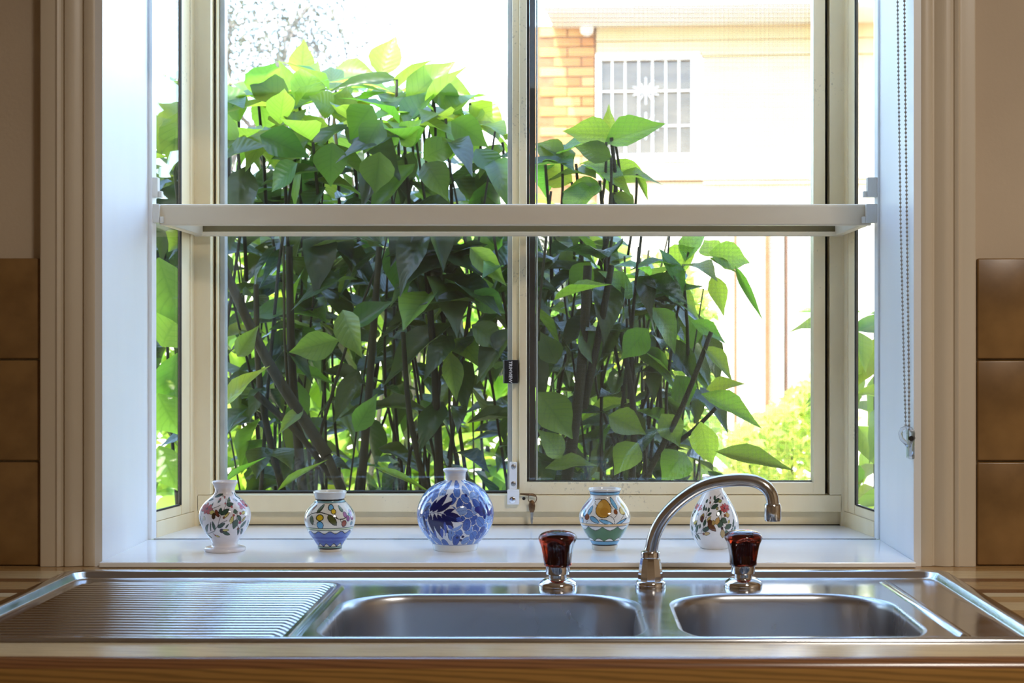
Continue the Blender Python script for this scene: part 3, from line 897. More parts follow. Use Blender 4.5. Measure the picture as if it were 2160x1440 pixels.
def bowl(bx, depth):
    rg = []
    steps = [(0.0, 0.0), (.0012, -.0002), (.003, -.0010), (.0052, -.0030), (.0066, -.0060), (.0075, -.011), (.009, -.03), (.014, -depth * .6), (.018, -depth + .034)]
    for k in range(1, 8):
        t = k / 7 * PI / 2
        steps.append((.018 + .034 * (1 - math.cos(t)), -depth + .034 - .034 * math.sin(t)))
    steps += [(.09, -depth - .001), (.12, -depth - .002)]
    for off, dz in steps:
        x0, x1, y0, y1, r = bx
        pts = rrect(x0 + off, x1 - off, y0 + off, y1 - off, max(r - off * .8, .012), 12)
        rg.append([(x, y, DK + dz) for x, y in pts])
    b_ = MB(KS).rings(rg, False, True).mesh('bowl', M['steel_bowl'], smooth=True)
    bm = bmesh.new(); bm.from_mesh(b_)
    bmesh.ops.recalc_face_normals(bm, faces=bm.faces)
    for f in bm.faces: f.normal_flip()
    bm.to_mesh(b_); bm.free()
    o = link('bowl', b_, sink)
    cx_, cy_ = (bx[0] + bx[1]) / 2, (bx[2] + bx[3]) / 2
    MB(KS).lathe([(.044, 0), (.042, .002), (.034, .0005), (.030, -.003), (.004, -.004)], (cx_, cy_, DK - depth - .001), 28).build('waste_outlet', M['chrome'], o, smooth=True, angle=SH)
    return o
bowl(B1, .175)
bowl(B2, .165)
# raised rib bars of the drainer: alike pieces share one mesh
def rib_mesh(L, w, h):
    sec = [(-w / 2, -.0015), (-w * .44, h * .30), (-w * .30, h * .82), (0, h), (w * .30, h * .82), (w * .44, h * .30), (w / 2, -.0015)]
    st = [(-L / 2, 0.02), (-L / 2 + .004, .55), (-L / 2 + .011, 1.0), (0, 1), (L / 2 - .011, 1.0), (L / 2 - .004, .55), (L / 2, .02)]
    rows = [[(x, y, z * k) for y, z in sec] for x, k in st]
    vs_ = [p for r in rows for p in r]
    n = len(sec)
    fs = [(i * n + j, (i + 1) * n + j, (i + 1) * n + j + 1, i * n + j + 1) for i in range(len(st) - 1) for j in range(n - 1)]
    m_ = MB(); m_.add(vs_, fs)
    me_ = m_.mesh('drainer_rib', M['steel_rib'], smooth=True)
    if me_.polygons[0].normal.z < 0: me_.flip_normals()
    return me_
DX0, DX1 = -0.650, -0.312
yb, yf = (CZ - DK) * F / (1238 - CY), (CZ - DK) * F / (1346 - CY)
NR = 22
pit = (yb - yf) / (NR - 1)
rm = rib_mesh(DX1 - DX0, pit * 1.03, .0048)
for k in range(NR):
    r_ = link('drainer_rib', rm, sink)
    sh = -.003 if k % 2 else 0
    r_.location = Vector(((DX0 + DX1) / 2, yf + k * pit, DK - .0004)) - Vector(KS)
# raised border at the back of the drainer and the bead beside the small bowl
def bead(name, pts, w, h):
    """rounded ridge swept along pts on the deck"""
    pts = [Vector(p) for p in pts]
    rows = []
    for i, p in enumerate(pts):
        t = (pts[min(i + 1, len(pts) - 1)] - pts[max(i - 1, 0)]).normalized()
        s_ = Vector((t.y, -t.x, 0))
        k_ = 0.05 if i in (0, len(pts) - 1) else 1.0
        rows.append([p + s_ * (w * u) + Vector((0, 0, h * math.cos(u * PI) ** 1.0 * k_ if abs(u) < .5 else -.0004)) for u in (-.5, -.38, -.22, 0, .22, .38, .5)])
    n = 7
    m_ = MB(KS)
    m_.add([q for r in rows for q in r], [(i * n + j, (i + 1) * n + j, (i + 1) * n + j + 1, i * n + j + 1) for i in range(len(rows) - 1) for j in range(n - 1)])
    return m_.build(name, M['steel'], sink, smooth=True)
bead('drainer_ridge', [(DX1 + .012, yf - .01, DK), (DX1 + .012, yf, DK), (DX1 + .012, yb - .02, DK), (DX1 + .011, yb + .004, DK), (DX1 + .004, yb + .018, DK), (DX1 - .012, yb + .023, DK), (DX1 - .06, yb + .024, DK), (DX0 + .02, yb + .024, DK), (DX0 + .01, yb + .024, DK)], .016, .0030)
pa, pb = onz(1864, 1226, DK), onz(2036, 1343, DK)
bead('deck_ridge', [pa, pa.lerp(pb, .03), pa.lerp(pb, .5), pa.lerp(pb, .99), pb], .017, .0040)

# ------------------------------------------------------------------ tap: spout and two amber handles
tc0 = onz(1372, 1237, DK)
tap = empty('tap_spout', tc0)
tag(tap, 'tall curved chrome swivel spout rising between the two amber handles', 'tap')
mb = MB()
mb.lathe([(.0200, 0), (.0205, .0025), (.0200, .0060), (.0185, .0080), (.0175, .0085)], (0, 0, 0), 36)
mb.build('flange', M['chrome'], tap, smooth=True, angle=SH)
MB().lathe([(.0165, .0085), (.0158, .018), (.0135, .034), (.0125, .0375)], (0, 0, 0), 10).build('tower', M['chrome'], tap, smooth=True, angle=math.radians(20))
MB().lathe([(.0118, .0375), (.0126, .0385), (.0126, .0450), (.0118, .0465), (.0095, .0470)], (0, 0, 0), 32).build('collar', M['chrome'], tap, smooth=True, angle=SH)
cp = [(275, 1000), (281, 900), (297, 820), (330, 720), (385, 615), (460, 515), (560, 415), (680, 322), (800, 252), (920, 206), (1050, 178), (1180, 165), (1300, 165), (1400, 180), (1480, 215), (1540, 265), (1580, 330), (1594, 400), (1594, 452)]
D0 = tc0.y
def spout_pt(x, y):
    px, py = 1320 + x / 5.144, 980 + y / 5.144
    dd = D0 - 0.045 * max(0, (px - 1373)) / 255
    return W(px, py, dd) - tc0
raw = [spout_pt(*p) for p in cp]
# smooth the path
def catmull(P, n=4):
    out = []
    for i in range(len(P) - 1):
        p0, p1, p2, p3 = P[max(i - 1, 0)], P[i], P[i + 1], P[min(i + 2, len(P) - 1)]
        for k in range(n):
            t = k / n
            out.append(0.5 * ((2 * p1) + (p2 - p0) * t + (2 * p0 - 5 * p1 + 4 * p2 - p3) * t * t + (3 * p1 - p0 - 3 * p2 + p3) * t ** 3))
    return out + [P[-1]]
raw[0] = Vector((0, 0, .0465))
path = catmull(raw)
MB().tube(path, [.0088 - .0006 * i / len(path) for i in range(len(path))], 24).build('spout_pipe', M['chrome_worn'], tap, smooth=True, angle=SH)
e = raw[-1]
MB().lathe([(.0088, .004), (.0104, .0025), (.0108, 0), (.0108, -.0165), (.0100, -.0185), (.0085, -.0185), (.0080, -.012)], e, 28, True, True).build('aerator', M['chrome_worn'], tap, smooth=True, angle=SH)

def handle(px, py, rot, label):
    c = onz(px, py, DK)
    h = empty('knob_tap', c)
    tag(h, label, 'tap handle', 'amber tap handles')
    MB().lathe([(.0252, 0), (.0255, .002), (.0250, .0052), (.0232, .0075), (.0170, .0118), (.0160, .0122)], (0, 0, 0), 40).build('flange', M['chrome'], h, smooth=True, angle=SH)
    MB().lathe([(.0120, .0118), (.0120, .0165), (.0152, .0175), (.0155, .0185), (.0155, .0275), (.0150, .0280), (.010, .0282)], (0, 0, 0), 32).build('stem_cover', M['chrome'], h, smooth=True, angle=SH)
    # four-lobed tapering knob
    z0, z1 = .0280, .0735
    prof = [(.0150, 0), (.0180, .0004), (.0188, .0016), (.0196, .006), (.0210, .014), (.0226, .022), (.0243, .029), (.0254, .0335), (.0256, .0360), (.0250, .0385), (.0236, .0408), (.0214, .0427), (.0186, .0442), (.0155, .0452), (.0125, .0457), (.0100, .0462), (.0092, .0457), (.0060, .0455), (.001, .0455)]
    zz_ = np.array([p[1] for p in prof]); rr_ = np.array([p[0] for p in prof])
    sl = np.concatenate([[0], np.cumsum(np.hypot(np.diff(zz_), np.diff(rr_)))])
    tq = np.linspace(0, sl[-1], 64)
    rg = []
    N = 96
    for r, z in zip(np.interp(tq, sl, rr_), np.interp(tq, sl, zz_)):
        row = []
        for k in range(N):
            a_ = 2 * PI * k / N
            ph = ((a_ - rot + PI / 4) % (PI / 2)) - PI / 4          # angle from the middle of the nearest flute
            q = abs(ph) / math.radians(37)
            fl = math.cos(q * PI / 2) if q < 1 else 0.0
            top = .0385 - .010 * min(1, q) ** 2.5                    # arched upper end of the flute
            up = max(0.0, min(1.0, (top - z) / .0035)); up = up * up * (3 - 2 * up)
            lo_ = max(0.0, min(1.0, (z + .002) / .016))
            rr = r * (1 - .20 * fl ** .8 * up * lo_)
            row.append((rr * math.cos(a_), rr * math.sin(a_), z0 + z))
        rg.append(row)
    MB().rings(rg).build('knob', M['amber'], h, smooth=True)
    core = []
    for r, z in ((.0095, .002), (.0110, .004), (.0110, .030), (.0095, .033)):
        core.append([((r + (.0006 if k % 2 else 0)) * math.cos(2 * PI * k / 40), (r + (.0006 if k % 2 else 0)) * math.sin(2 * PI * k / 40), z0 + z) for k in range(40)])
    MB().rings(core).build('core', M['knobcore'], h)
    return h
handle(1176.5, 1238, math.radians(-90 - 14), 'faceted amber acrylic tap handle left of the spout, behind the large bowl')
handle(1567.5, 1236.5, math.radians(-90 + 4), 'faceted amber acrylic tap handle right of the spout, behind the small bowl')

# ------------------------------------------------------------------ painted vases
def paint_mat(name, rough=0.08):
    m = principled(name, (0.8, 0.8, 0.8), rough)
    bsdf(m).inputs['Coat Weight'].default_value = 0.4
    bsdf(m).inputs['Coat Roughness'].default_value = 0.04
    at = nd(m, 'ShaderNodeAttribute', attribute_name='glaze')
    tc = nd(m, 'ShaderNodeTexCoord')
    no = nd(m, 'ShaderNodeTexNoise'); no.inputs['Scale'].default_value = 90; no.inputs['Detail'].default_value = 4
    lk(m, tc.outputs['Object'], no.inputs['Vector'])
    mr = nd(m, 'ShaderNodeMapRange'); mr.inputs['To Min'].default_value = .90; mr.inputs['To Max'].default_value = 1.06
    lk(m, no.outputs['Fac'], mr.inputs['Value'])
    mx = nd(m, 'ShaderNodeMixRGB', blend_type='MULTIPLY'); mx.inputs['Fac'].default_value = 1
    lk(m, at.outputs['Color'], mx.inputs['Color1']); lk(m, mr.outputs['Result'], mx.inputs['Color2'])
    lk(m, mx.outputs['Color'], bsdf(m).inputs['Base Color'])
    return m
M['glaze'] = paint_mat('painted_glazed_ceramic')
TILT = 0.118

class Vase:
    fat = 1.12
    def __init__(s, label, origin, scale, cx, base_y, prof, base_col, seg=400, rows=190, inner=0.86, rim_in=None):
        """prof: (crop y, half width in crop px) from the rim down to the foot, silhouette coordinates"""
        s.cx, s.scale, s.origin = cx, scale, origin
        D = (CZ - SILL) * F / (origin[1] + base_y / scale - CY)
        s.D = D
        k = D / F / scale                         # crop px -> metres
        s.base_y = base_y
        X = (origin[0] + cx / scale - CX) * D / F
        ys = np.array([p[0] for p in prof], float); rs = np.array([p[1] for p in prof], float)
        s.ys, s.rs = ys, rs
        # resample the outline evenly along its length
        seglen = np.concatenate([[0], np.cumsum(np.hypot(np.diff(ys), np.diff(rs)))])
        t = np.linspace(0, seglen[-1], rows)
        yy, rr = np.interp(t, seglen, ys), np.interp(t, seglen, rs)
        # soften corners a little
        ker = np.array([1, 2, 3, 2, 1]) / 9
        for _ in range(2):
            yy[2:-2] = np.convolve(yy, ker, 'valid'); rr[2:-2] = np.convolve(rr, ker, 'valid')
        s.Rm = rr.max()
        th = np.arange(seg) * 2 * PI / seg
        view = math.atan2(X, D)                   # faces the camera
        # theta = 0 towards the camera, positive to the right
        T, Yc = np.meshgrid(th, yy); Rc = np.repeat(rr[:, None], seg, 1)
        ang = -PI / 2 - view + T
        co = np.stack([Rc * k * np.cos(ang), Rc * k * np.sin(ang), (base_y - Yc) * k], -1).reshape(-1, 3)
        tt = (T.reshape(-1) + PI) % (2 * PI) - PI
        tt = np.where(tt > PI / 2, PI - tt, np.where(tt < -PI / 2, -PI - tt, tt))   # the back repeats the front, mirrored
        s.S = tt * s.Rm
        s.Y = Yc.reshape(-1)
        s.col = np.tile(np.array(lin(*base_col)), (len(co), 1))
        # inside of the neck
        n_in = 10
        top_r = rr[0]
        rin, yin = [], []
        neck_r = rr[: rows // 3].min()
        for i in range(n_in):
            u = (i + 1) / n_in
            rin.append((top_r - 3.0 * scale / 7) * (1 - u) + (neck_r - 4 * scale / 7) * u if i else top_r - 2.0 * scale / 7)
            yin.append(yy[0] + (u ** 1.3) * scale * 18 + (0 if i else -.4))
        Ti, Yi = np.meshgrid(th, np.array(yin)); Ri = np.repeat(np.array(rin)[:, None], seg, 1)
        ai = -PI / 2 - view + Ti
        ci = np.stack([Ri * k * np.cos(ai), Ri * k * np.sin(ai), (base_y - Yi) * k], -1).reshape(-1, 3)
        s.n_out = len(co)
        s.allco = np.concatenate([co, ci]); s.seg, s.rows, s.n_in = seg, rows, n_in
        s.in_col = np.tile(np.array(lin(*base_col)) * .95, (len(ci), 1))
        s.loc = (X, D, SILL); s.label = label
    # --- paint, coordinates as seen from the front
    def st(s, x, y):
        r = float(np.interp(y, s.ys, s.rs)); ycur = y
        for _ in range(3):
            q = max(-.98, min(.98, (x - s.cx) / r))
            ycur = y - TILT * r * math.sqrt(1 - q * q)
            r = float(np.interp(ycur, s.ys, s.rs))
        return math.asin(max(-.98, min(.98, (x - s.cx) / r))) * s.Rm, ycur
    def put(s, mask, c):
        s.col[mask] = lin(*c)
    def band(s, y0, y1, c, wave=0.0, n=10, ph=0.0, wave1=None):
        a, b = s.st(s.cx, y0)[1], s.st(s.cx, y1)[1]
        w = np.sin(s.S / s.Rm * n + ph)
        w1 = w * (wave if wave1 is None else wave1)
        s.put((s.Y > a + w * wave) & (s.Y < b + w1), c)
    def line_wave(s, y, wid, c, wave, n, ph=0.0, cusp=False):
        a = s.st(s.cx, y)[1]
        w = np.sin(s.S / s.Rm * n + ph)
        if cusp: w = 1 - 2 * np.abs(np.sin((s.S / s.Rm * n + ph) / 2))
        s.put(np.abs(s.Y - a - w * wave) < wid / 2, c)
    def seg_d(s, a, b):
        ax, ay = a; bx, by = b
        dx, dy = bx - ax, by - ay
        L2 = dx * dx + dy * dy + 1e-9
        t = np.clip(((s.S - ax) * dx + (s.Y - ay) * dy) / L2, 0, 1)
        return np.hypot(s.S - ax - t * dx, s.Y - ay - t * dy), t
    def stroke(s, pts, w, c):
        P = [s.st(*p) for p in pts]
        for a, b in zip(P, P[1:]):
            d, _ = s.seg_d(a, b)
            s.put(d < w / 2, c)
    def leaf(s, x0, y0, x1, y1, w, fill, line=(25, 28, 30), lw=5.0, mid=False, round_=False):
        lw *= 1.35; w *= s.fat
        a, b = s.st(x0, y0), s.st(x1, y1)
        dx, dy = b[0] - a[0], b[1] - a[1]
        L = math.hypot(dx, dy) + 1e-6
        u = ((s.S - a[0]) * dx + (s.Y - a[1]) * dy) / L / L
        v = (-(s.S - a[0]) * dy + (s.Y - a[1]) * dx) / L
        uc = np.clip(u, 0, 1)
        shape = np.sin(PI * uc ** .85) ** (.55 if round_ else .8) * w / 2
        d = np.abs(v) - shape
        m = (u > -.03) & (u < 1.03)
        if line is not None:
            s.put(m & (d < lw / 2) & (np.abs(v) < w / 2 + lw), line)
            s.put(m & (d < -lw / 2), fill)
        else:
            s.put(m & (d < 0), fill)
        if mid: s.put((u > 0) & (u < .9) & (np.abs(v) < lw * .28) & (d < 0), line or (25, 28, 30))
    def blob(s, x, y, rx, ry, fill, line=(25, 28, 30), lw=6.0):
        a = s.st(x, y)
        d = np.hypot((s.S - a[0]) / rx, (s.Y - a[1]) / ry)
        if line is not None: s.put(d < 1 + lw / min(rx, ry), line)
        s.put(d < 1, fill)
    def flower(s, x, y, R, n, fill, core, ph=0.0, line=(60, 25, 28)):
        for k in range(n):
            a = 2 * PI * k / n + ph
            s.leaf(x + .12 * R * math.cos(a), y + .12 * R * math.sin(a), x + R * math.cos(a), y + R * math.sin(a), R * .55, fill, line, 4.5, round_=True)
        s.blob(x, y, R * .22, R * .22, core, None)
    def build(s):
        n, m = s.seg, s.rows
        me = bpy.data.meshes.new('vase_body')
        idx = np.arange(m * n).reshape(m, n)
        nx = np.roll(idx, -1, 1)
        f1 = np.stack([idx[:-1], idx[1:], nx[1:], nx[:-1]], -1).reshape(-1, 4)
        ii = s.n_out + np.arange(s.n_in * n).reshape(s.n_in, n)
        prev = np.concatenate([idx[:1], ii[:-1]]); 
        pn, inx = np.roll(prev, -1, 1), np.roll(ii, -1, 1)
        f2 = np.stack([prev, pn, inx, ii], -1).reshape(-1, 4)
        faces = [tuple(f) for f in np.concatenate([f1, f2]).tolist()]
        faces.append(tuple(idx[-1].tolist()[::-1]))
        faces.append(tuple(ii[-1].tolist()))
        me.from_pydata(s.allco.tolist(), [], faces)
        at = me.color_attributes.new('glaze', 'FLOAT_COLOR', 'POINT')
        c = np.concatenate([s.col, s.in_col]); c = np.concatenate([c, np.ones((len(c), 1))], 1)
        at.data.foreach_set('color', c.astype(np.float32).reshape(-1))
        me.polygons.foreach_set('use_smooth', [True] * len(me.polygons))
        me.materials.append(M['glaze'])
        bm = bmesh.new(); bm.from_mesh(me); bmesh.ops.recalc_face_normals(bm, faces=bm.faces); bm.to_mesh(me); bm.free()
        o = link('vase', me)
        o.location = s.loc
        tag(o, s.label, 'vase', 'painted vases on the sill')
        return o

DG, DG2, BK = (52, 78, 66), (74, 98, 84), (28, 30, 32)
RED, PINK, OCH, BRN = (176, 74, 78), (206, 130, 150), (206, 192, 116), (120, 66, 46)
def sprig(v, pts, w=8, c=BK): v.stroke(pts, w, c)

# 1: footed vase with red flowers
v = Vase('small footed white vase with red flowers, leftmost on the sill', (400, 990), 7.2, 537, 1232,
         [(172, 188), (186, 196), (200, 192), (230, 172), (270, 154), (310, 147), (345, 152), (385, 178), (430, 232), (480, 290), (540, 338), (600, 372), (680, 390), (740, 386), (800, 370), (860, 345), (920, 312), (980, 272), (1040, 226), (1085, 196), (1115, 185), (1140, 186), (1155, 210), (1164, 268), (1176, 304), (1192, 315), (1212, 315), (1226, 306), (1232, 296)],
         (232, 224, 222))
v.fat = 1.32
for pts in ([(300, 965), (380, 935), (430, 860), (455, 770), (480, 690), (530, 590), (560, 520), (610, 420)], [(470, 545), (400, 575), (330, 600)], [(720, 640), (705, 740), (715, 850), (740, 890), (790, 930)],
            [(215, 750), (225, 900), (240, 960), (300, 965)], [(490, 400), (540, 410), (555, 450), (540, 530)], [(650, 570), (560, 575)], [(440, 840), (510, 800), (570, 775)], [(200, 640), (180, 720), (215, 850)], [(360, 965), (400, 1000)]):
    sprig(v, pts)
for a in [(390, 410, 510, 375, 34, DG), (460, 560, 360, 385, 0, DG), (570, 520, 605, 420, 40, DG2), (560, 545, 660, 525, 46, DG2), (470, 690, 600, 600, 50, DG), (460, 680, 480, 580, 40, DG),
          (430, 880, 540, 815, 44, DG), (390, 920, 355, 785, 38, DG), (270, 960, 295, 820, 36, DG2), (270, 965, 350, 1035, 36, DG2), (715, 640, 655, 650, 50, DG2), (710, 760, 660, 905, 70, DG2),
          (720, 700, 770, 790, 44, DG2), (760, 890, 850, 780, 40, DG2), (780, 900, 775, 990, 40, DG), (730, 890, 725, 1000, 30, DG), (200, 830, 175, 700, 30, DG2), (650, 380, 640, 340, 20, DG),
          (680, 360, 690, 410, 34, DG2), (480, 440, 430, 510, 36, DG), (395, 390, 435, 305, 14, DG), (300, 460, 370, 450, 24, DG2), (320, 590, 370, 500, 22, DG), (545, 890, 590, 830, 18, DG),
          (850, 900, 880, 780, 22, DG2), (700, 420, 760, 440, 22, (150, 166, 160)), (660, 460, 720, 480, 24, (170, 184, 180)), (330, 930, 330, 800, 16, DG2)]:
    if a[4]: v.leaf(*a[:4], a[4], a[5], BK, 5)
for a in [(510, 745, 605, 650, 26, OCH), (615, 830, 655, 705, 44, OCH), (780, 680, 840, 640, 34, OCH), (780, 800, 840, 720, 24, OCH), (400, 1000, 465, 1020, 22, OCH), (215, 715, 245, 760, 50, (226, 222, 200))]:
    v.leaf(*a[:4], a[4], a[5], BK, 5)
v.flower(275, 590, 88, 7, RED, (60, 30, 45), .3)
v.flower(800, 540, 76, 6, PINK, (70, 60, 110), .1)
v.leaf(840, 540, 865, 570, 40, (190, 60, 50), BK, 3)
for x, y, r, c in [(530, 425, 16, RED), (465, 455, 14, RED), (635, 572, 16, RED), (665, 700, 15, RED), (765, 675, 18, RED), (755, 810, 22, (176, 84, 110)), (725, 905, 18, BRN), (520, 735, 14, BRN), (440, 700, 20, BRN), (395, 995, 13, RED), (540, 520, 12, RED)]:
    v.blob(x, y, r, r, c, BK, 3)
v.leaf(310, 650, 390, 650, 50, OCH, BK, 6); v.blob(370, 705, 30, 45, (60, 44, 28), BK, 3)
v.leaf(400, 610, 440, 720, 40, BRN, BK, 5)
v.blob(490, 930, 34, 34, (62, 52, 70), BK, 3); v.leaf(500, 920, 595, 920, 30, OCH, BK, 5); v.leaf(500, 950, 610, 990, 40, DG, BK, 5)
v.build()

# 2: blue-skirted pot with berries
v = Vase('round pot with wavy blue lower band and yellow berries, second vase from left', (620, 1010), 8.47, 643, 1280,
         [(213, 288), (222, 297), (235, 296), (260, 286), (300, 272), (340, 260), (365, 256), (385, 264), (420, 298), (470, 346), (520, 388), (580, 424), (640, 448), (690, 456), (740, 453), (800, 440), (860, 420), (920, 393), (980, 358), (1040, 318), (1100, 274), (1150, 240), (1185, 221), (1205, 215), (1240, 213), (1270, 211), (1280, 204)],
         (232, 228, 216))
v.band(180, 372, (222, 224, 222))
v.band(372, 400, (30, 32, 36)); v.band(402, 428, (132, 176, 182)); v.band(428, 440, (46, 62, 66))
G = (76, 92, 62)
v.stroke([(210, 700), (260, 660), (330, 615), (400, 600), (500, 602), (600, 632), (700, 680), (800, 722), (870, 722), (915, 700)], 15, BK)
v.stroke([(325, 620), (325, 580), (345, 545)], 9, BK); v.stroke([(765, 700), (735, 650), (725, 620)], 13, BK); v.stroke([(825, 725), (830, 760), (850, 775)], 9, BK)
v.stroke([(1080, 660), (1030, 560), (970, 450)], 10, BK); v.stroke([(230, 640), (270, 600), (260, 570)], 9, BK)
for a in [(415, 600, 550, 455, 66, G), (320, 650, 345, 810, 74, G), (615, 650, 755, 830, 96, (84, 88, 44)), (870, 590, 785, 480, 60, (112, 140, 126)), (1015, 830, 1020, 760, 60, (120, 140, 140)), (1060, 620, 975, 470, 34, (90, 110, 80)), (220, 620, 310, 480, 20, G)]:
    v.leaf(*a[:4], a[4], a[5], BK, 10, round_=True)
v.stroke([(345, 800), (395, 818)], 6, BK)
v.leaf(325, 540, 420, 470, 58, (142, 98, 62), (70, 40, 34), 7, round_=True)
v.blob(660, 512, 50, 42, (112, 178, 216), BK, 15); v.blob(705, 585, 42, 36, (226, 190, 52), BK, 12)
v.blob(470, 822, 56, 58, (104, 172, 214), BK, 12); v.blob(465, 692, 58, 46, (220, 186, 40), BK, 14)
v.blob(890, 800, 44, 50, (156, 78, 58), (60, 30, 26), 10)
for x, y in ((905, 640), (960, 710), (1025, 690), (1000, 600)):
    v.blob(x, y, 36, 44, (166, 106, 152), (70, 36, 66), 8)
v.blob(978, 638, 20, 22, (120, 190, 220), BK, 6)
v.blob(212, 700, 20, 44, (170, 110, 140), BK, 5)
v.band(878, 890, (52, 66, 60)); v.band(890, 912, (212, 220, 176)); v.band(912, 924, (52, 66, 60))
v.band(968, 1190, (98, 118, 190), 22, 12.2, -1.6, 0)
v.band(1040, 1075, (74, 88, 168), 4, 3); v.band(1095, 1135, (84, 100, 178), 4, 2.2, 1)
v.line_wave(962, 15, BK, 22, 12.2, -1.6)
v.band(1190, 1215, (226, 222, 208))
v.band(1150, 1200, (98, 118, 190), 0, 1)
v.line_wave(1178, 15, BK, 24, 12.2, 1.4)
aa = v.st(643, 1178)[1]; v.put((v.Y > aa + 24 * np.sin(v.S / v.Rm * 12.2 + 1.4) + 7) & (v.Y < aa + 36), (228, 226, 212))
v.band(1204, 1217, BK); v.band(1217, 1236, (146, 176, 160)); v.band(1236, 1258, (34, 36, 40)); v.band(1258, 1400, (226, 214, 190))
v.build()

# 3: blue and white globe
v = Vase('round blue and white globe vase with fern leaves, largest on the sill', (860, 970), 6.857, 690, 1292,
         [(122, 172), (132, 184), (146, 183), (162, 170), (178, 154), (200, 149), (240, 147), (280, 147), (292, 150), (300, 178), (315, 232), (345, 300), (390, 366), (440, 420), (500, 466), (560, 500), (620, 528), (680, 548), (750, 558), (820, 556), (890, 544), (950, 524), (1010, 494), (1070, 452), (1130, 400), (1175, 356), (1196, 336), (1206, 334), (1240, 328), (1280, 318), (1292, 308)],
         (226, 230, 238), seg=460, rows=220)
B_L, B_M, B_D, NAVY, OUT = (112, 146, 214), (84, 120, 198), (60, 92, 176), (24, 28, 92), (34, 44, 96)
rg_ = random.Random(5)
ya0, ya1 = v.st(690, 318)[1], v.st(690, 1218)[1]
def fan(x, y):    # inverse not needed: leaves are laid straight on the unrolled surface
    return x, y
def raw_leaf(S0, Y0, ang, L, w, fill):
    dx, dy = math.cos(ang), math.sin(ang)
    u = ((v.S - S0) * dx + (v.Y - Y0) * dy) / L
    q = (-(v.S - S0) * dy + (v.Y - Y0) * dx)
    uc = np.clip(u, 0, 1)
    d = np.abs(q) - np.sin(PI * uc ** .85) ** .42 * w / 2
    m = (u > -.02) & (u < 1.02)
    v.put(m & (d < 7.0), (224, 228, 238)); v.put(m & (d < 0.0), OUT); v.put(m & (d < -5.0), fill)
    v.put(m & (d < 0) & (np.abs(q) < 2.0) & (u < .85), OUT)
pts_ = []
tries = 0
while len(pts_) < 150 and tries < 6000:
    tries += 1
    S0 = rg_.uniform(-PI / 2 * v.Rm, PI / 2 * v.Rm); Y0 = rg_.uniform(300, 1190)
    rloc = float(np.interp(Y0, v.ys, v.rs)) / v.Rm
    if all(math.hypot((S0 - a) * rloc, Y0 - b) > 96 for a, b in pts_):
        pts_.append((S0, Y0))
for S0, Y0 in pts_:
    a_ = rg_.uniform(0, 2 * PI)
    L = rg_.uniform(140, 185)
    raw_leaf(S0 - math.cos(a_) * L / 2, Y0 - math.sin(a_) * L / 2, a_, L, rg_.uniform(112, 140), rg_.choice([B_L, B_M, B_M, B_D, (126, 158, 218)]))
v.band(240, 300, (228, 230, 236))
# fern: navy fingers round a spine
v.leaf(340, 760, 800, 905, 330, (222, 226, 236), None); v.leaf(330, 760, 640, 560, 260, (222, 226, 236), None); v.leaf(320, 780, 540, 1130, 240, (222, 226, 236), None)
for a in [(330, 745, 430, 575, 60), (365, 748, 580, 500, 86), (430, 752, 655, 600, 66), (520, 772, 680, 712, 52), (560, 790, 795, 880, 110), (500, 790, 665, 985, 84), (440, 785, 590, 1060, 78), (390, 780, 510, 1125, 86), (340, 780, 430, 1120, 58), (310, 790, 360, 1000, 44), (240, 800, 310, 1060, 60), (250, 740, 330, 650, 40), (230, 760, 190, 690, 30)]:
    v.leaf(*a[:4], a[4], NAVY, OUT, 3)
for a in [(540, 890, 560, 1060, 40), (500, 980, 505, 1120, 50), (580, 940, 655, 1000, 44), (700, 850, 790, 880, 60), (400, 1010, 420, 1110, 30)]:
    v.leaf(*a[:4], a[4], (72, 96, 190), None)
v.stroke([(290, 770), (420, 762), (520, 785), (640, 830), (800, 908)], 8, (40, 46, 120))
# dark flower on the right
for a in [(1090, 740, 960, 720, 90), (1100, 720, 1040, 610, 90), (1120, 720, 1180, 640, 90), (1100, 760, 1030, 800, 60), (1130, 770, 1200, 760, 80), (1100, 780, 1105, 860, 50)]:
    v.leaf(*a[:4], a[4], (38, 48, 140), (30, 34, 96), 4, round_=True)
v.blob(1095, 740, 30, 50, (24, 28, 96), None); v.blob(1075, 1005, 56, 44, (46, 62, 140), OUT, 3)
for x, y in ((715, 1118), (795, 1105), (765, 1155)): v.blob(x, y, 26, 20, (22, 28, 92), None)
v.blob(840, 520, 24, 22, (36, 44, 120), None)
v.band(1226, 1500, (228, 228, 224)); v.band(1222, 1230, (120, 140, 190))
v.build()

# 4: pot with fruit and a green band
v = Vase('round pot with a scalloped green band and painted golden fruit', (1200, 1010), 8.47, 640, 1255,
         [(163, 288), (172, 298), (184, 297), (200, 284), (225, 274), (270, 262), (290, 257), (305, 258), (340, 280), (390, 322), (440, 362), (500, 402), (560, 434), (610, 452), (660, 461), (710, 458), (770, 442), (830, 418), (890, 390), (950, 356), (1010, 318), (1070, 280), (1120, 250), (1150, 232), (1168, 226), (1178, 232), (1195, 232), (1240, 226), (1255, 216)],
         (230, 228, 222))
CYB = (112, 172, 208)
v.band(238, 252, (40, 48, 66)); v.band(252, 292, CYB); v.band(292, 303, (36, 40, 52))
v.stroke([(455, 372), (540, 362), (640, 380), (730, 450), (775, 530)], 12, BK)
v.leaf(455, 420, 775, 640, 10, BK, None)
v.blob(618, 535, 152, 148, (190, 142, 58), BK, 11)
v.blob(640, 590, 90, 70, (178, 128, 46), None); v.blob(560, 470, 60, 50, (204, 160, 80), None)
v.stroke([(455, 372), (480, 420)], 10, BK)
v.leaf(205, 580, 410, 350, 62, (164, 132, 168), BK, 9)
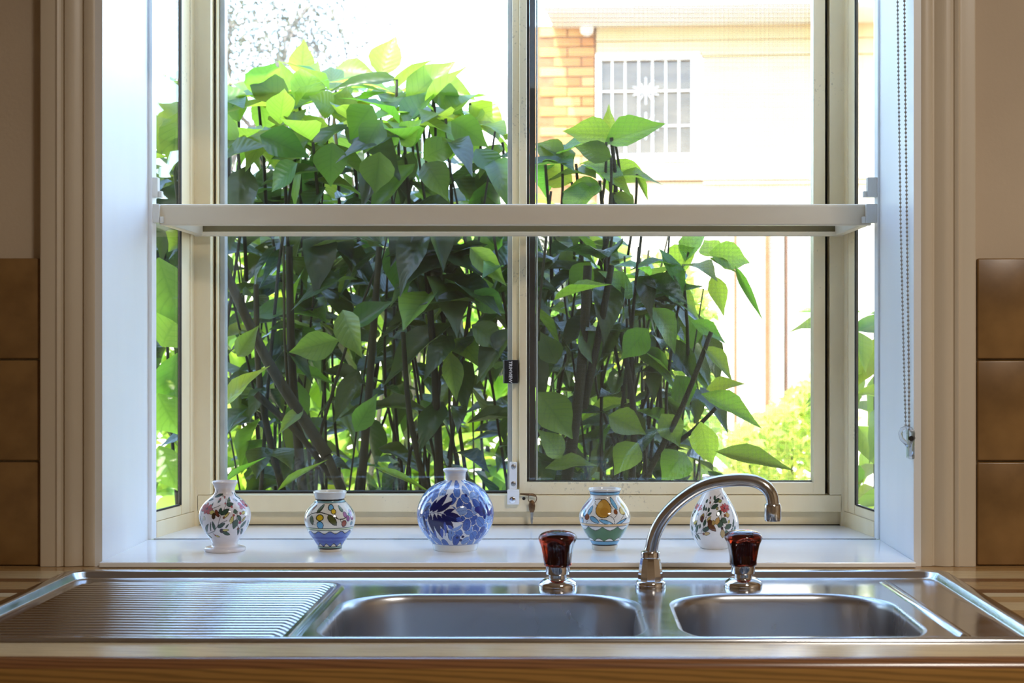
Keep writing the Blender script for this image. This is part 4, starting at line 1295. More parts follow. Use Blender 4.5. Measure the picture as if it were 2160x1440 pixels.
v.leaf(735, 330, 860, 545, 88, CYB, BK, 9, round_=True); v.blob(735, 330, 14, 12, BK, None)
v.blob(955, 570, 78, 62, (212, 186, 110), BK, 8); v.leaf(930, 620, 925, 380, 90, (226, 210, 130), None)
v.blob(832, 590, 36, 38, (138, 80, 48), (60, 34, 22), 6)
v.stroke([(690, 660), (740, 665), (790, 700), (810, 740), (815, 830)], 10, BK); v.stroke([(860, 630), (810, 695)], 9, BK); v.stroke([(985, 620), (950, 690), (850, 810)], 8, BK)
v.leaf(545, 735, 800, 815, 62, CYB, BK, 9); v.leaf(820, 825, 1025, 700, 44, CYB, BK, 9)
for a in [(285, 670, 285, 530, 66), (350, 640, 430, 480, 76), (385, 680, 540, 785, 76), (255, 790, 245, 690, 50)]:
    v.leaf(*a[:4], a[4], CYB, BK, 9, round_=True)
v.blob(325, 680, 50, 50, (140, 86, 52), (60, 34, 22), 6)
v.stroke([(350, 740), (315, 780), (310, 815)], 7, BK)
v.leaf(1070, 700, 1085, 590, 20, CYB, BK, 5)
v.band(805, 816, (90, 84, 70)); v.band(816, 848, (222, 186, 136)); v.band(848, 858, (90, 96, 110))
GR = (84, 124, 88)
v.band(862, 1110, GR)
a0 = v.st(640, 862)[1]
sc_ = np.abs(np.sin((v.S / v.Rm * 9.6 + .9) / 2)) * 66
v.put((v.Y > a0) & (v.Y < a0 + sc_), (34, 44, 40)); v.put((v.Y > a0) & (v.Y < a0 + sc_ - 11), (230, 228, 222))
a1 = v.st(640, 1108)[1]
sc2 = np.abs(np.sin((v.S / v.Rm * 9.6 + .4) / 2)) * 54
v.put((v.Y < a1) & (v.Y > a1 - sc2), (34, 44, 40)); v.put((v.Y < a1) & (v.Y > a1 - sc2 + 11), (230, 228, 222))
v.band(1106, 1117, (34, 40, 46)); v.band(1117, 1172, CYB); v.band(1172, 1192, (34, 40, 50)); v.band(1192, 1500, (206, 200, 184))
v.build()

# 5: egg-shaped vase behind the spout
v = Vase('egg shaped white vase with leafy sprigs, behind the curved spout', (1430, 1000), 8.0, 615, 1241,
         [(42, 198), (50, 208), (62, 206), (90, 188), (130, 164), (180, 146), (220, 142), (260, 152), (310, 186), (360, 218), (420, 256), (480, 292), (540, 326), (600, 354), (660, 378), (720, 396), (780, 408), (850, 414), (920, 410), (980, 396), (1040, 372), (1100, 340), (1150, 308), (1195, 276), (1225, 250), (1241, 228)],
         (232, 228, 226))
v.fat = 1.32
for pts in ([(395, 985), (440, 880), (470, 760), (490, 660), (530, 590), (600, 480), (640, 400), (720, 330)], [(730, 660), (725, 760), (770, 870), (800, 930), (870, 990), (940, 985)], [(300, 1000), (240, 860), (235, 720), (270, 610)],
            [(560, 540), (530, 480), (545, 420)], [(600, 480), (680, 470)], [(330, 1000), (430, 1000)], [(920, 900), (930, 760), (890, 560)], [(740, 800), (820, 850)]):
    sprig(v, pts)
for a in [(610, 480, 700, 410, 44, DG), (560, 580, 680, 510, 52, DG), (500, 700, 570, 650, 30, DG), (650, 700, 735, 610, 56, DG), (690, 900, 735, 760, 74, DG2), (735, 740, 820, 820, 70, DG2), (790, 910, 900, 845, 64, DG2),
          (800, 940, 850, 1070, 56, DG2), (420, 960, 550, 885, 54, DG), (310, 990, 350, 850, 40, DG2), (310, 1000, 385, 1105, 44, DG2), (250, 960, 235, 860, 60, DG2), (290, 1020, 340, 1115, 30, DG2), (240, 960, 260, 1060, 30, (110, 140, 132)),
          (910, 980, 940, 1070, 50, (100, 140, 140)), (880, 1000, 920, 1100, 40, (160, 170, 140)), (940, 980, 960, 860, 44, (90, 120, 116)), (520, 640, 525, 560, 32, DG), (480, 620, 475, 560, 30, DG2), (440, 880, 470, 760, 36, DG), (610, 440, 630, 360, 50, DG),
          (280, 660, 300, 600, 40, DG), (240, 720, 270, 660, 40, DG), (470, 480, 510, 430, 40, DG2), (440, 620, 450, 520, 30, DG), (760, 430, 740, 370, 30, (90, 80, 110)), (920, 900, 935, 760, 28, DG2), (890, 960, 920, 900, 20, DG),
          (960, 600, 1000, 740, 30, DG), (780, 360, 820, 410, 26, (100, 130, 150)), (860, 500, 850, 450, 30, (110, 150, 160)), (300, 900, 330, 780, 24, DG2), (370, 920, 380, 840, 24, DG2)]:
    v.leaf(*a[:4], a[4], a[5], BK, 5)
for a in [(640, 850, 690, 720, 60, (196, 156, 96)), (800, 690, 865, 680, 60, (206, 172, 110)), (755, 1070, 745, 910, 62, (176, 150, 100)), (440, 1010, 545, 990, 44, (190, 160, 104)), (270, 840, 330, 790, 40, OCH), (490, 800, 560, 710, 34, (190, 170, 110)), (640, 590, 685, 565, 36, (150, 140, 90)), (680, 470, 740, 440, 40, (150, 150, 90)), (840, 830, 870, 765, 30, OCH), (390, 800, 440, 660, 60, (150, 120, 70))]:
    v.leaf(*a[:4], a[4], a[5], BK, 5)
v.leaf(510, 830, 640, 960, 70, (110, 70, 44), BK, 5); v.blob(540, 810, 38, 40, (96, 60, 40), BK, 4); v.blob(600, 820, 30, 40, (170, 140, 80), BK, 4); v.blob(410, 760, 24, 50, (90, 56, 60), BK, 4)
v.flower(785, 570, 78, 8, (196, 90, 90), (48, 30, 34), .2)
v.flower(348, 560, 66, 7, (214, 130, 130), (80, 40, 48), .5)
for x, y, r, c in [(790, 695, 20, BRN), (745, 910, 20, (70, 50, 60)), (435, 1005, 18, BRN), (550, 480, 16, BRN), (550, 400, 18, (140, 80, 90)), (345, 680, 18, DG)]:
    v.blob(x, y, r, r * 1.1, c, BK, 3)
v.build()

# ------------------------------------------------------------------ the garden: ground, fence, neighbour's house
GZ = -0.35
structure(MB().box(-30, 30, 2.45, 45, GZ - .1, GZ).build('ground', M['concrete']))

M['fence'] = principled('cream_steel_fence', lin(236, 226, 206), 0.5)
noise_tint(M['fence'], lin(228, 217, 196), lin(241, 232, 214), 2, stretch=(1, 1, .2))
M['cream'] = principled('cream_house_paint', lin(226, 208, 172), 0.6)
noise_tint(M['cream'], lin(200, 176, 136), lin(212, 190, 152), 3)
M['whitepaint'] = principled('white_gutter_paint', lin(244, 242, 238), 0.5)
noise_tint(M['whitepaint'], lin(238, 236, 232), lin(248, 246, 243), 4)
M['brick'] = principled('blond_brick', lin(206, 158, 100), 0.85)
oi = nd(M['brick'], 'ShaderNodeObjectInfo')
crb = nd(M['brick'], 'ShaderNodeValToRGB')
crb.color_ramp.elements[0].color = (*lin(168, 112, 58), 1); crb.color_ramp.elements[1].color = (*lin(198, 152, 94), 1)
lk(M['brick'], oi.outputs['Random'], crb.inputs['Fac']); lk(M['brick'], crb.outputs['Color'], bsdf(M['brick']).inputs['Base Color'])
M['strip'] = principled('brown_joint_strip', lin(96, 62, 40), 0.8)
noise_tint(M['strip'], lin(84, 54, 34), lin(112, 76, 50), 9)
M['mortar'] = principled('brown_mortar', lin(170, 130, 90), 0.9)
noise_tint(M['mortar'], lin(120, 84, 52), lin(140, 100, 66), 20)
M['roof_tile'] = principled('terracotta_roof_tile', lin(150, 120, 100), 0.8)
noise_tint(M['roof_tile'], lin(136, 106, 88), lin(164, 136, 118), 5)
M['reflection_glass'] = principled('neighbour_glass_reflection', lin(150, 138, 122), 0.12)  # grey-brown roof reflection painted into the pane's base colour
noise_tint(M['reflection_glass'], lin(92, 76, 58), lin(128, 110, 88), 3, stretch=(1, 1, 3))

# fence of pleated steel panels between posts
FY = 7.0
fence = empty('garden_fence', (0, FY, GZ))
tag(fence, 'cream pleated steel fence behind the shrub', 'fence')
fz1 = CZ - (431 - CY) * FY / F
def pleat_mesh(w):
    xs = []
    x = -w / 2
    prof = []
    while x < w / 2 - .02:
        prof += [(x, 0), (x + .10, 0), (x + .115, .022), (x + .185, .022)]
        x += .20
    prof.append((w / 2, 0))
    n = len(prof)
    back = [(a, b + .004) for a, b in prof]
    return MB().prism(prof + back[::-1], 0.06, fz1 - GZ - .03, 'z').mesh('panel', M['fence'])
pw = 1.56
pm = pleat_mesh(pw - .06)
xpost = (1640 - CX) * FY / F
posts = [xpost + k * pw for k in range(-4, 3)]
for k, x in enumerate(posts):
    MB().box(x - .025, x + .025, -.03, .03, 0, fz1 - GZ + .01).build('post', M['fence'], fence, bevel=.004)
    if k < len(posts) - 1:
        p_ = link('panel', pm, fence); p_.location = (x + pw / 2, 0, 0)
        MB().box(x + .026, x + pw - .026, -.025, .03, fz1 - GZ - .028, fz1 - GZ).build('top_rail', M['fence'], fence)
        MB().box(x + .026, x + pw - .026, -.025, .03, .03, .07).build('bottom_rail', M['fence'], fence)

for px_, w_ in ((1550, .012), (1617, .016), (1657, .008), (1452, .010), (1760, .010)):
    x_ = (px_ - CX) * FY / F
    MB().box(x_ - w_ / 2, x_ + w_ / 2, -.034, -.004, .07, fz1 - GZ - .03).build('joint_strip', M['strip'] if px_ == 1657 else M['mortar'], fence)
# neighbour's house: pivot where the brick meets the window bay
HD = 13.2
hs_ = HD / F
hz = lambda y: CZ - (y - CY) * hs_
hx = lambda x: (x - 1255) * hs_
house = empty('neighbour_house', ((1255 - CX) * hs_, HD, 0), math.radians(-4.5))
tag(house, 'neighbour\'s cream house with blond brick corner and barred window', 'house')
def hb(name, mat, x0, x1, y0, y1, z0, z1, parent=None, bev=0.0):
    return MB().box(x0, x1, y0, y1, z0, z1).build(name, mat, parent or house, bevel=bev)
bwall = hb('brick_wall', M['mortar'], hx(1112), hx(1257), 0.012, .25, GZ, hz(52))
bm_full = MB().box(-.115, .115, 0, .10, -.038, .038).mesh('brick', M['brick'], bevel=.004, seg=1)
bm_half = MB().box(-.0525, .0525, 0, .10, -.038, .038).mesh('brick', M['brick'], bevel=.004, seg=1)
row = 0
z = hz(56) - .045
while z > hz(400):
    x = hx(1255) - (.06 if row % 2 else .12)
    first = True
    while x > hx(1140):
        b_ = link('brick', bm_half if (first and row % 2) else bm_full, bwall)
        b_.location = (x, -.0 + random.uniform(-.003, .003), z)
        x -= .18 if (first and row % 2) else .24
        first = False
    z -= .086; row += 1
hb('lintel', M['cream'], hx(1258), hx(2100), -.02, .2, hz(88), hz(50))
hb('lintel_board', M['cream'], hx(1258), hx(2100), .0, .2, hz(112), hz(89))
# cladding boards right of the window
zz = hz(122); k = 0
while zz > hz(380):
    hb('cladding_board', M['cream'], hx(1482), hx(2100), .02 , .10, zz - .108, zz)
    zz -= .110
hb('cladding_head', M['cream'], hx(1478), hx(2100), -.012, .12, hz(121), hz(112.5))
hb('wall_below_window', M['cream'], hx(1258), hx(1481), .01, .12, hz(380), hz(342))
hb('wall_base', M['cream'], hx(1258), hx(2100), .05, .2, GZ, hz(380) - .012)
hb('flashing', M['strip'], hx(1258), hx(2100), .012, .10, hz(380) - .011, hz(380) - .001)
# barred window
wx0, wx1, wz0, wz1 = hx(1268), hx(1457), hz(326), hz(127)
hw = hb('window_pane', M['reflection_glass'], wx0, wx1, .07, .08, wz0, wz1)
hwf = MB()
ox0, ox1, oz0, oz1 = hx(1256.5), hx(1475), hz(341), hz(113)
hwf.box(ox0, wx0, -.005, .10, oz0, oz1).box(wx1, ox1, -.005, .10, oz0, oz1).box(wx0, wx1, -.005, .10, wz1, oz1).box(wx0, wx1, -.005, .10, oz0, wz0)
hwf.build('window_frame', M['whitepaint'], house)
for px in (1291, 1318.5, 1347, 1376, 1404, 1431.5):
    MB().tube([(hx(px), .03, wz0), (hx(px), .03, wz1)], .008, 8).build('grille_bar', M['whitepaint'], hw)
for py in (192.5, 266):
    MB().tube([(wx0, .03, hz(py)), (wx1, .03, hz(py))], .008, 8).build('grille_bar', M['whitepaint'], hw)
    m_ = MB()
    c = Vector((hx(1362), .02, hz(py)))
    for k in range(10):
        a_ = k * PI / 5 + PI / 10
        m_.tube([c + Vector((math.cos(a_), 0, math.sin(a_))) * .018, c + Vector((math.cos(a_), 0, math.sin(a_))) * .115], .0055, 6)
    m_.tube([c + Vector((math.cos(t), 0, math.sin(t))) * .02 for t in np.linspace(0, 2 * PI, 13)], .006, 6, False)
    m_.build('grille_star', M['whitepaint'], hw)
# eave: soffit, gutter, tiles
EV = .62
hb('soffit', M['whitepaint'], hx(1166), hx(2100), -EV, .2, hz(58), hz(54))
gy = -EV
hgut = MB().prism([(gy - .01, hz(58)), (gy - .10, hz(52)), (gy - .12, hz(20)), (gy - .105, hz(16)), (gy - .01, hz(16))], hx(1163), hx(2100), 'x').build('gutter', M['whitepaint'], house, bevel=.006)
roofbase = MB()
rise = math.tan(math.radians(22))
rz0 = hz(17)
roofbase.prism([(gy - .04, rz0), (3.5, rz0 + 3.54 * rise), (3.5, rz0 + 3.54 * rise - .05), (gy - .04, rz0 - .05)], hx(1163), hx(2100), 'x')
rb = roofbase.build('roof_deck', M['roof_tile'], house)
# each tile: an S-shaped pantile
def pantile():
    w, L = .30, .40
    prof = []
    for k in range(9):
        t = k / 8
        prof.append((-w / 2 + w * t, .030 * math.sin(t * 2 * PI) * (1 if t < .5 else .55) + .035))
    n = len(prof)
    pts = prof + [(a, b - .014) for a, b in prof[::-1]]
    return MB().prism(pts, 0, L, 'y').mesh('roof_tile', M['roof_tile'])
ptm = pantile()
for r in range(4):
    for k in range(10):
        t = link('roof_tile', ptm, rb)
        yy = gy - .09 + r * .32
        t.location = (hx(1163) + .15 + k * .295, yy, rz0 + (yy - gy + .04) * rise + .02)
        t.rotation_euler = (math.radians(19), 0, 0)
bulb = MB().lathe([(.01, .06), (.035, .055), (.055, .03), (.06, 0), (.05, -.035), (.02, -.055)], (hx(1239), -.06, hz(65)), 16).build('wall_light', M['whitepaint'], house, smooth=True, angle=SH)

# low white building between the trees
sh_ = empty('white_garage', (-0.55, 15.0, GZ))
tag(sh_, 'low white flat roofed building far behind the shrub', 'building')
sz = 15.0 / F
zt = CZ - (137 - CY) * sz - GZ
MB().box(-.3, 1.2, 0, 1.5, 0, zt - .14).build('wall', M['whitepaint'], sh_)
MB().box(-.42, 1.28, -.2, 1.6, zt - .14, zt).build('fascia', M['whitepaint'], sh_, bevel=.01)

# ------------------------------------------------------------------ plants
def WPROF(t):
    return float(np.interp(t, [0, .08, .17, .33, .5, .67, .83, .93, 1], [.03, .34, .68, .98, .96, .68, .29, .09, .01]))
def leaf_shape(curl, fold, wav, seed, nseg=6, wide=0.46):
    """unit leaf along +Y, width wide, normal +Z; pointed tip, folded on the midrib and drooping"""
    rg = random.Random(seed)
    vs_, uv = [], []
    for i in range(nseg + 1):
        t = i / nseg
        w = wide * WPROF(t)
        zc = -curl * t * t
        y = t * (1 - .12 * curl * t)
        for j, u in enumerate((-1, -.5, 0, .5, 1)):
            z = zc + fold * abs(u) * w + (wav * math.sin(t * 9 + seed + (0 if u > 0 else 1.4)) * (abs(u) == 1) * w)
            vs_.append((u * w / 2 * 1.0, y, z)); uv.append((u, t))
    fs = [(i * 5 + j, i * 5 + j + 1, (i + 1) * 5 + j + 1, (i + 1) * 5 + j) for i in range(nseg) for j in range(4)]
    return np.array(vs_), fs, np.array(uv)
SHAPES = [leaf_shape(.25, .25, .10, 1), leaf_shape(.45, .18, .14, 2), leaf_shape(.10, .35, .08, 3), leaf_shape(.60, .22, .16, 4)]
def leaf_mesh(shape, mat, name='leaf'):
    vs_, fs, uv = shape
    me = bpy.data.meshes.new(name)
    me.from_pydata(vs_.tolist(), [], fs)
    ul = me.uv_layers.new(name='UVMap')
    li = np.array([l.vertex_index for l in me.loops])
    ul.data.foreach_set('uv', uv[li].astype(np.float32).reshape(-1))
    me.polygons.foreach_set('use_smooth', [True] * len(me.polygons))
    me.materials.append(mat)
    return me
def leaf_frame(base, tip, nrm, width):
    ax = Vector(tip) - Vector(base)
    L = ax.length
    ax.normalize()
    n = Vector(nrm) - ax * ax.dot(Vector(nrm))
    if n.length < 1e-4: n = Vector((0, 0, 1)).cross(ax)
    n.normalize()
    sx_ = ax.cross(n)
    m = Matrix.Identity(4)
    for r in range(3):
        m[r][0] = sx_[r] * width / .46; m[r][1] = ax[r] * L; m[r][2] = n[r] * (L * .8); m[r][3] = base[r]
    return m
class Mass:
    def __init__(s): s.v, s.f, s.u, s.n = [], [], [], 0
    def add(s, shape, m):
        vs_, fs, uv = shape
        A = np.array(m)
        s.v.append(vs_ @ A[:3, :3].T + A[:3, 3]); s.u.append(uv)
        s.f.append(np.array(fs) + s.n); s.n += len(vs_)
    def build(s, name, mat, parent, off=(0, 0, 0)):
        me = bpy.data.meshes.new(name)
        V = np.concatenate(s.v) - np.array(off); U = np.concatenate(s.u); Fc = np.concatenate(s.f)
        me.from_pydata(V.tolist(), [], Fc.tolist())
        ul = me.uv_layers.new(name='UVMap')
        ul.data.foreach_set('uv', U[Fc.reshape(-1)].astype(np.float32).reshape(-1))
        me.polygons.foreach_set('use_smooth', [True] * len(me.polygons))
        me.materials.append(mat)
        return link(name, me, parent)

# ---- the big shrub outside the window
rg = random.Random(21)
SB = Vector((-0.35, 3.35, GZ))
shrub = empty('leafy_shrub', SB)
tag(shrub, 'tall broad-leaved green shrub filling the view outside the window', 'shrub')
MESH = {}
for i, sh in enumerate(SHAPES):
    MESH[('old', i)] = leaf_mesh(sh, M['leaf']); MESH[('new', i)] = leaf_mesh(sh, M['leaf_young'])
n_leaf = [0]
def put_leaf(base, tip, nrm, width, kind='old', sh=None):
    sh = rg.randrange(4) if sh is None else sh
    o = link('leaf', MESH[(kind, sh)], shrub)
    m = leaf_frame(base, tip, nrm, width)
    m.translation = m.translation - SB
    o.matrix_local = m
    n_leaf[0] += 1
    return o
# leaves that can be told apart: base px, tip px, width px, depth, kind
HERO = [
 (636, 152, 641, 83, 44, 3.30, 'new'), (635, 212, 680, 114, 60, 3.22, 'new'), (617, 200, 592, 127, 32, 3.26, 'new'), (600, 212, 512, 152, 58, 3.18, 'new'),
 (500, 245, 462, 148, 56, 3.15, 'new'), (806, 152, 834, 72, 58, 3.30, 'new'), (868, 205, 960, 124, 62, 3.22, 'new'), (922, 172, 998, 203, 40, 3.26, 'new'),
 (918, 186, 986, 238, 44, 3.18, 'old'), (716, 146, 792, 148, 42, 3.34, 'new'), (824, 168, 692, 172, 30, 3.20, 'old'), (998, 222, 1070, 270, 50, 3.22, 'new'),
 (1290, 296, 1404, 255, 58, 3.05, 'new'), (1286, 290, 1188, 273, 56, 3.07, 'new'), (1290, 292, 1274, 220, 26, 3.10, 'new'), (1290, 350, 1378, 380, 40, 3.08, 'new'),
 (1346, 372, 1369, 424, 13, 3.05, 'old'), (1282, 330, 1210, 300, 40, 3.02, 'old'), (1180, 330, 1130, 290, 50, 3.12, 'new'), (1200, 380, 1140, 345, 50, 3.15, 'new'),
 (1260, 400, 1180, 385, 48, 3.05, 'old'), (1300, 410, 1345, 440, 40, 3.05, 'old'),
 (1506, 535, 1593, 549, 50, 3.00, 'new'), (1506, 537, 1484, 503, 40, 3.02, 'new'), (1503, 547, 1560, 575, 14, 3.0, 'old'), (1556, 572, 1604, 664, 15, 2.99, 'old'),
 (1506, 588, 1531, 658, 32, 3.02, 'new'), (1490, 738, 1551, 802, 34, 3.00, 'new'), (1497, 818, 1557, 797, 28, 3.02, 'new'), (1493, 838, 1613, 898, 44, 2.98, 'new'),
 (1528, 956, 1681, 987, 34, 2.97, 'new'), (1466, 680, 1541, 712, 28, 3.02, 'old'), (1143, 838, 1214, 925, 66, 2.92, 'old'), (1292, 880, 1364, 914, 50, 2.92, 'old'),
 (1385, 658, 1452, 735, 46, 2.96, 'old'), (468, 858, 550, 760, 34, 2.88, 'new'), (726, 664, 752, 752, 54, 2.95, 'new'), (702, 720, 602, 746, 50, 2.94, 'old'),
 (748, 684, 828, 630, 44, 2.96, 'old'), (754, 902, 792, 834, 38, 2.92, 'old'), (634, 866, 584, 908, 26, 2.93, 'old'), (1003, 690, 1070, 732, 50, 2.95, 'old'),
 (1008, 618, 1070, 664, 44, 2.95, 'old'), (950, 752, 966, 846, 36, 2.95, 'old'), (505, 745, 540, 690, 34, 2.9, 'old'), (1000, 530, 1068, 600, 40, 2.98, 'new'),
 (640, 300, 560, 330, 52, 3.05, 'old'), (560, 290, 655, 330, 56, 3.0, 'old'), (480, 250, 468, 330, 60, 3.0, 'old'), (480, 330, 560, 300, 50, 2.98, 'old'),
 (700, 230, 660, 200, 50, 3.1, 'old'), (720, 250, 730, 180, 56, 3.12, 'new'), (780, 230, 730, 290, 60, 3.02, 'old'), (800, 260, 760, 320, 56, 2.98, 'old'),
 (850, 300, 880, 250, 50, 3.0, 'new'), (900, 330, 960, 290, 52, 3.02, 'old'), (960, 260, 1030, 300, 52, 3.04, 'old'), (1010, 320, 1060, 370, 50, 3.0, 'old'),
 (700, 310, 690, 390, 60, 2.96, 'old'), (800, 330, 790, 410, 60, 2.96, 'old'), (900, 350, 950, 400, 56, 2.96, 'old'), (620, 350, 560, 400, 54, 2.96, 'old'),
 (345, 125, 372, 150, 60, 3.2, 'new'), (350, 200, 335, 330, 70, 3.05, 'new'), (375, 250, 352, 360, 56, 3.0, 'new'), (340, 560, 385, 700, 90, 2.95, 'old'),
 (345, 720, 385, 640, 80, 3.0, 'new'), (338, 840, 380, 930, 80, 2.95, 'new'), (372, 760, 345, 890, 60, 2.98, 'old'), (340, 950, 375, 1040, 70, 2.98, 'new'),
 (1170, 760, 1145, 700, 44, 2.96, 'old'), (1240, 560, 1200, 620, 44, 3.0, 'old'), (1330, 620, 1290, 560, 50, 3.05, 'new'), (1420, 560, 1470, 520, 56, 3.08, 'new'),
 (1360, 700, 1310, 760, 50, 2.98, 'old'), (1430, 800, 1470, 870, 48, 3.0, 'old'), (1400, 880, 1440, 940, 50, 3.0, 'new'), (1230, 700, 1270, 780, 44, 2.98, 'old'),
 (1340, 940, 1290, 990, 56, 2.95, 'old'), (1440, 960, 1400, 1005, 60, 2.95, 'old'), (1480, 900, 1500, 990, 50, 2.97, 'new'), (1180, 960, 1150, 900, 50, 2.95, 'new'),
]
for bx, by, tx, ty, wpx, d, kind in HERO:
    dt = rg.uniform(-.05, .03)
    b_, t_ = W(bx, by, d), W(tx, ty, d + dt)
    nrm = Vector((rg.uniform(-.45, .45), -1, rg.uniform(-.1, .9)))
    b_ = b_ - (t_ - b_) * .12
    put_leaf(b_, t_, nrm, wpx * d / F * 1.28, kind, rg.choice((0, 2, 1)) if kind == 'new' else None)
# leaf stalks of the leaves at the top of the crown
for bx, by, tx, ty, wpx, d, kind in HERO[:22]:
    b_ = W(bx, by, d) - (W(tx, ty, d) - W(bx, by, d)) * .10
    e_ = b_ + Vector((rg.uniform(-.02, .02), rg.uniform(-.01, .04), -.16))
    MB(SB).tube(catmull([b_, b_.lerp(e_, .4) + Vector((.004, 0, 0)), e_], 3), .0028, 6).build('stalk', M['stem'], shrub, smooth=True)
# narrow grass-like blades low in front
for bx, by, tx, ty, wpx in ((790, 985, 912, 1036, 15), (585, 1035, 690, 965, 15), (470, 1020, 560, 960, 12)):
    put_leaf(W(bx, by, 2.85), W(tx, ty, 2.84), (0, -1, .5), wpx * 2.85 / F, 'old', 2)

# rosettes of young leaves at the shoot tips along the crown
for cx_, cy_, d_, n_ in ((470, 215, 3.18, 5), (545, 215, 3.22, 6), (620, 235, 3.16, 6), (700, 200, 3.24, 6), (765, 195, 3.28, 6), (830, 195, 3.24, 6), (890, 235, 3.18, 5), (940, 250, 3.14, 5), (1010, 265, 3.16, 5), (1060, 300, 3.12, 4),
                         (1150, 345, 3.14, 5), (1215, 345, 3.1, 4), (1265, 380, 3.08, 4), (590, 270, 3.1, 5), (500, 300, 3.08, 5), (740, 260, 3.12, 5), (850, 270, 3.1, 5), (660, 300, 3.06, 4), (355, 170, 3.2, 5), (365, 330, 3.05, 4), (1440, 560, 3.06, 4), (1380, 590, 3.1, 4)):
    c_ = W(cx_, cy_, d_)
    a0 = rg.uniform(0, 2 * PI)
    for k in range(n_):
        a_ = a0 + 2 * PI * k / n_ + rg.uniform(-.3, .3)
        pit_ = rg.uniform(-.15, 1.0) if k % 2 else rg.uniform(-.7, .2)
        L_ = rg.uniform(.10, .155)
        ax = Vector((math.cos(a_) * math.cos(pit_), math.sin(a_) * math.cos(pit_), math.sin(pit_)))
        put_leaf(c_ + ax * .01, c_ + ax * L_, Vector((-ax.x * .6, -ax.y * .6 - .35, 1)), L_ * rg.uniform(.44, .54), 'new' if rg.random() < .7 else 'old')
    MB(SB).tube([c_, c_ + Vector((.01, .01, -.12)), c_ + Vector((.015, .02, -.28))], [.003, .0035, .004], 6).build('stem', M['stem'], shrub, smooth=True)
# crown outline (px) of the shrub and stems
TOPX = [300, 345, 400, 470, 540, 600, 640, 690, 740, 800, 830, 880, 950, 1000, 1060, 1100, 1140, 1200, 1260, 1300, 1340, 1380, 1430, 1480, 1530, 1570, 1620]
TOPY = [130, 150, 180, 190, 185, 160, 150, 175, 170, 165, 150, 190, 190, 230, 260, 290, 320, 340, 330, 330, 400, 470, 530, 560, 650, 780, 940]
def top_y(px): return float(np.interp(px, TOPX, TOPY))
stems = []
for i in range(46):
    px0 = rg.uniform(360, 1400)
    lean = rg.uniform(-.32, .32) + (px0 - 900) / 3800
    d0 = rg.uniform(2.98, 3.75)
    xg = (px0 - CX) * d0 / F - lean * .55
    ztop_px = px0 + lean * 500
    zt_ = CZ - (top_y(min(1600, max(300, ztop_px))) + rg.uniform(30, 230) - CY) * d0 / F
    if zt_ < 0.9: continue
    pts = []
    n = 9
    for k in range(n):
        t = k / (n - 1)
        zq = GZ + (zt_ - GZ) * t
        pts.append(Vector((xg + lean * (zq - GZ) * .62 + .03 * math.sin(i + t * 4), d0 + .05 * math.sin(i * 2 + t * 3) + .1 * t * rg.uniform(-.3, .3), zq)))
    stems.append(pts)
    r0 = rg.uniform(.003, .0075)
    MB(SB).tube(pts, [r0 * (1 - .6 * k / (n - 1)) for k in range(n)], 7).build('stem', M['stem'], shrub, smooth=True)
# a few bold leaning stems seen in the lower left
for (ax_, ay_, bx_, by_, dd, rr) in ((470, 560, 690, 960, 2.93, .011), (690, 960, 740, 1150, 2.93, .011), (700, 1010, 540, 830, 2.98, .007), (800, 520, 760, 1050, 3.0, .008), (610, 520, 640, 1050, 3.02, .009), (1240, 560, 1190, 1050, 2.98, .011), (1290, 560, 1230, 860, 3.0, .008), (1290, 290, 1265, 560, 3.05, .005), (1500, 700, 1360, 1010, 3.0, .006), (1510, 860, 1390, 960, 3.0, .005), (1310, 700, 1330, 1050, 3.02, .007), (900, 560, 930, 1050, 3.02, .008), (540, 600, 600, 1050, 3.05, .007), (850, 700, 905, 1060, 2.98, .006)):
    a_, b_ = W(ax_, ay_, dd), W(bx_, by_, dd)
    mid_ = (a_ + b_) / 2 + Vector((rg.uniform(-.02, .02), rg.uniform(-.02, .02), 0))
    MB(SB).tube(catmull([a_, mid_, b_], 4), [rr * (.75 + .35 * k / 8) for k in range(9)], 8).build('stem', M['stem'], shrub, smooth=True)
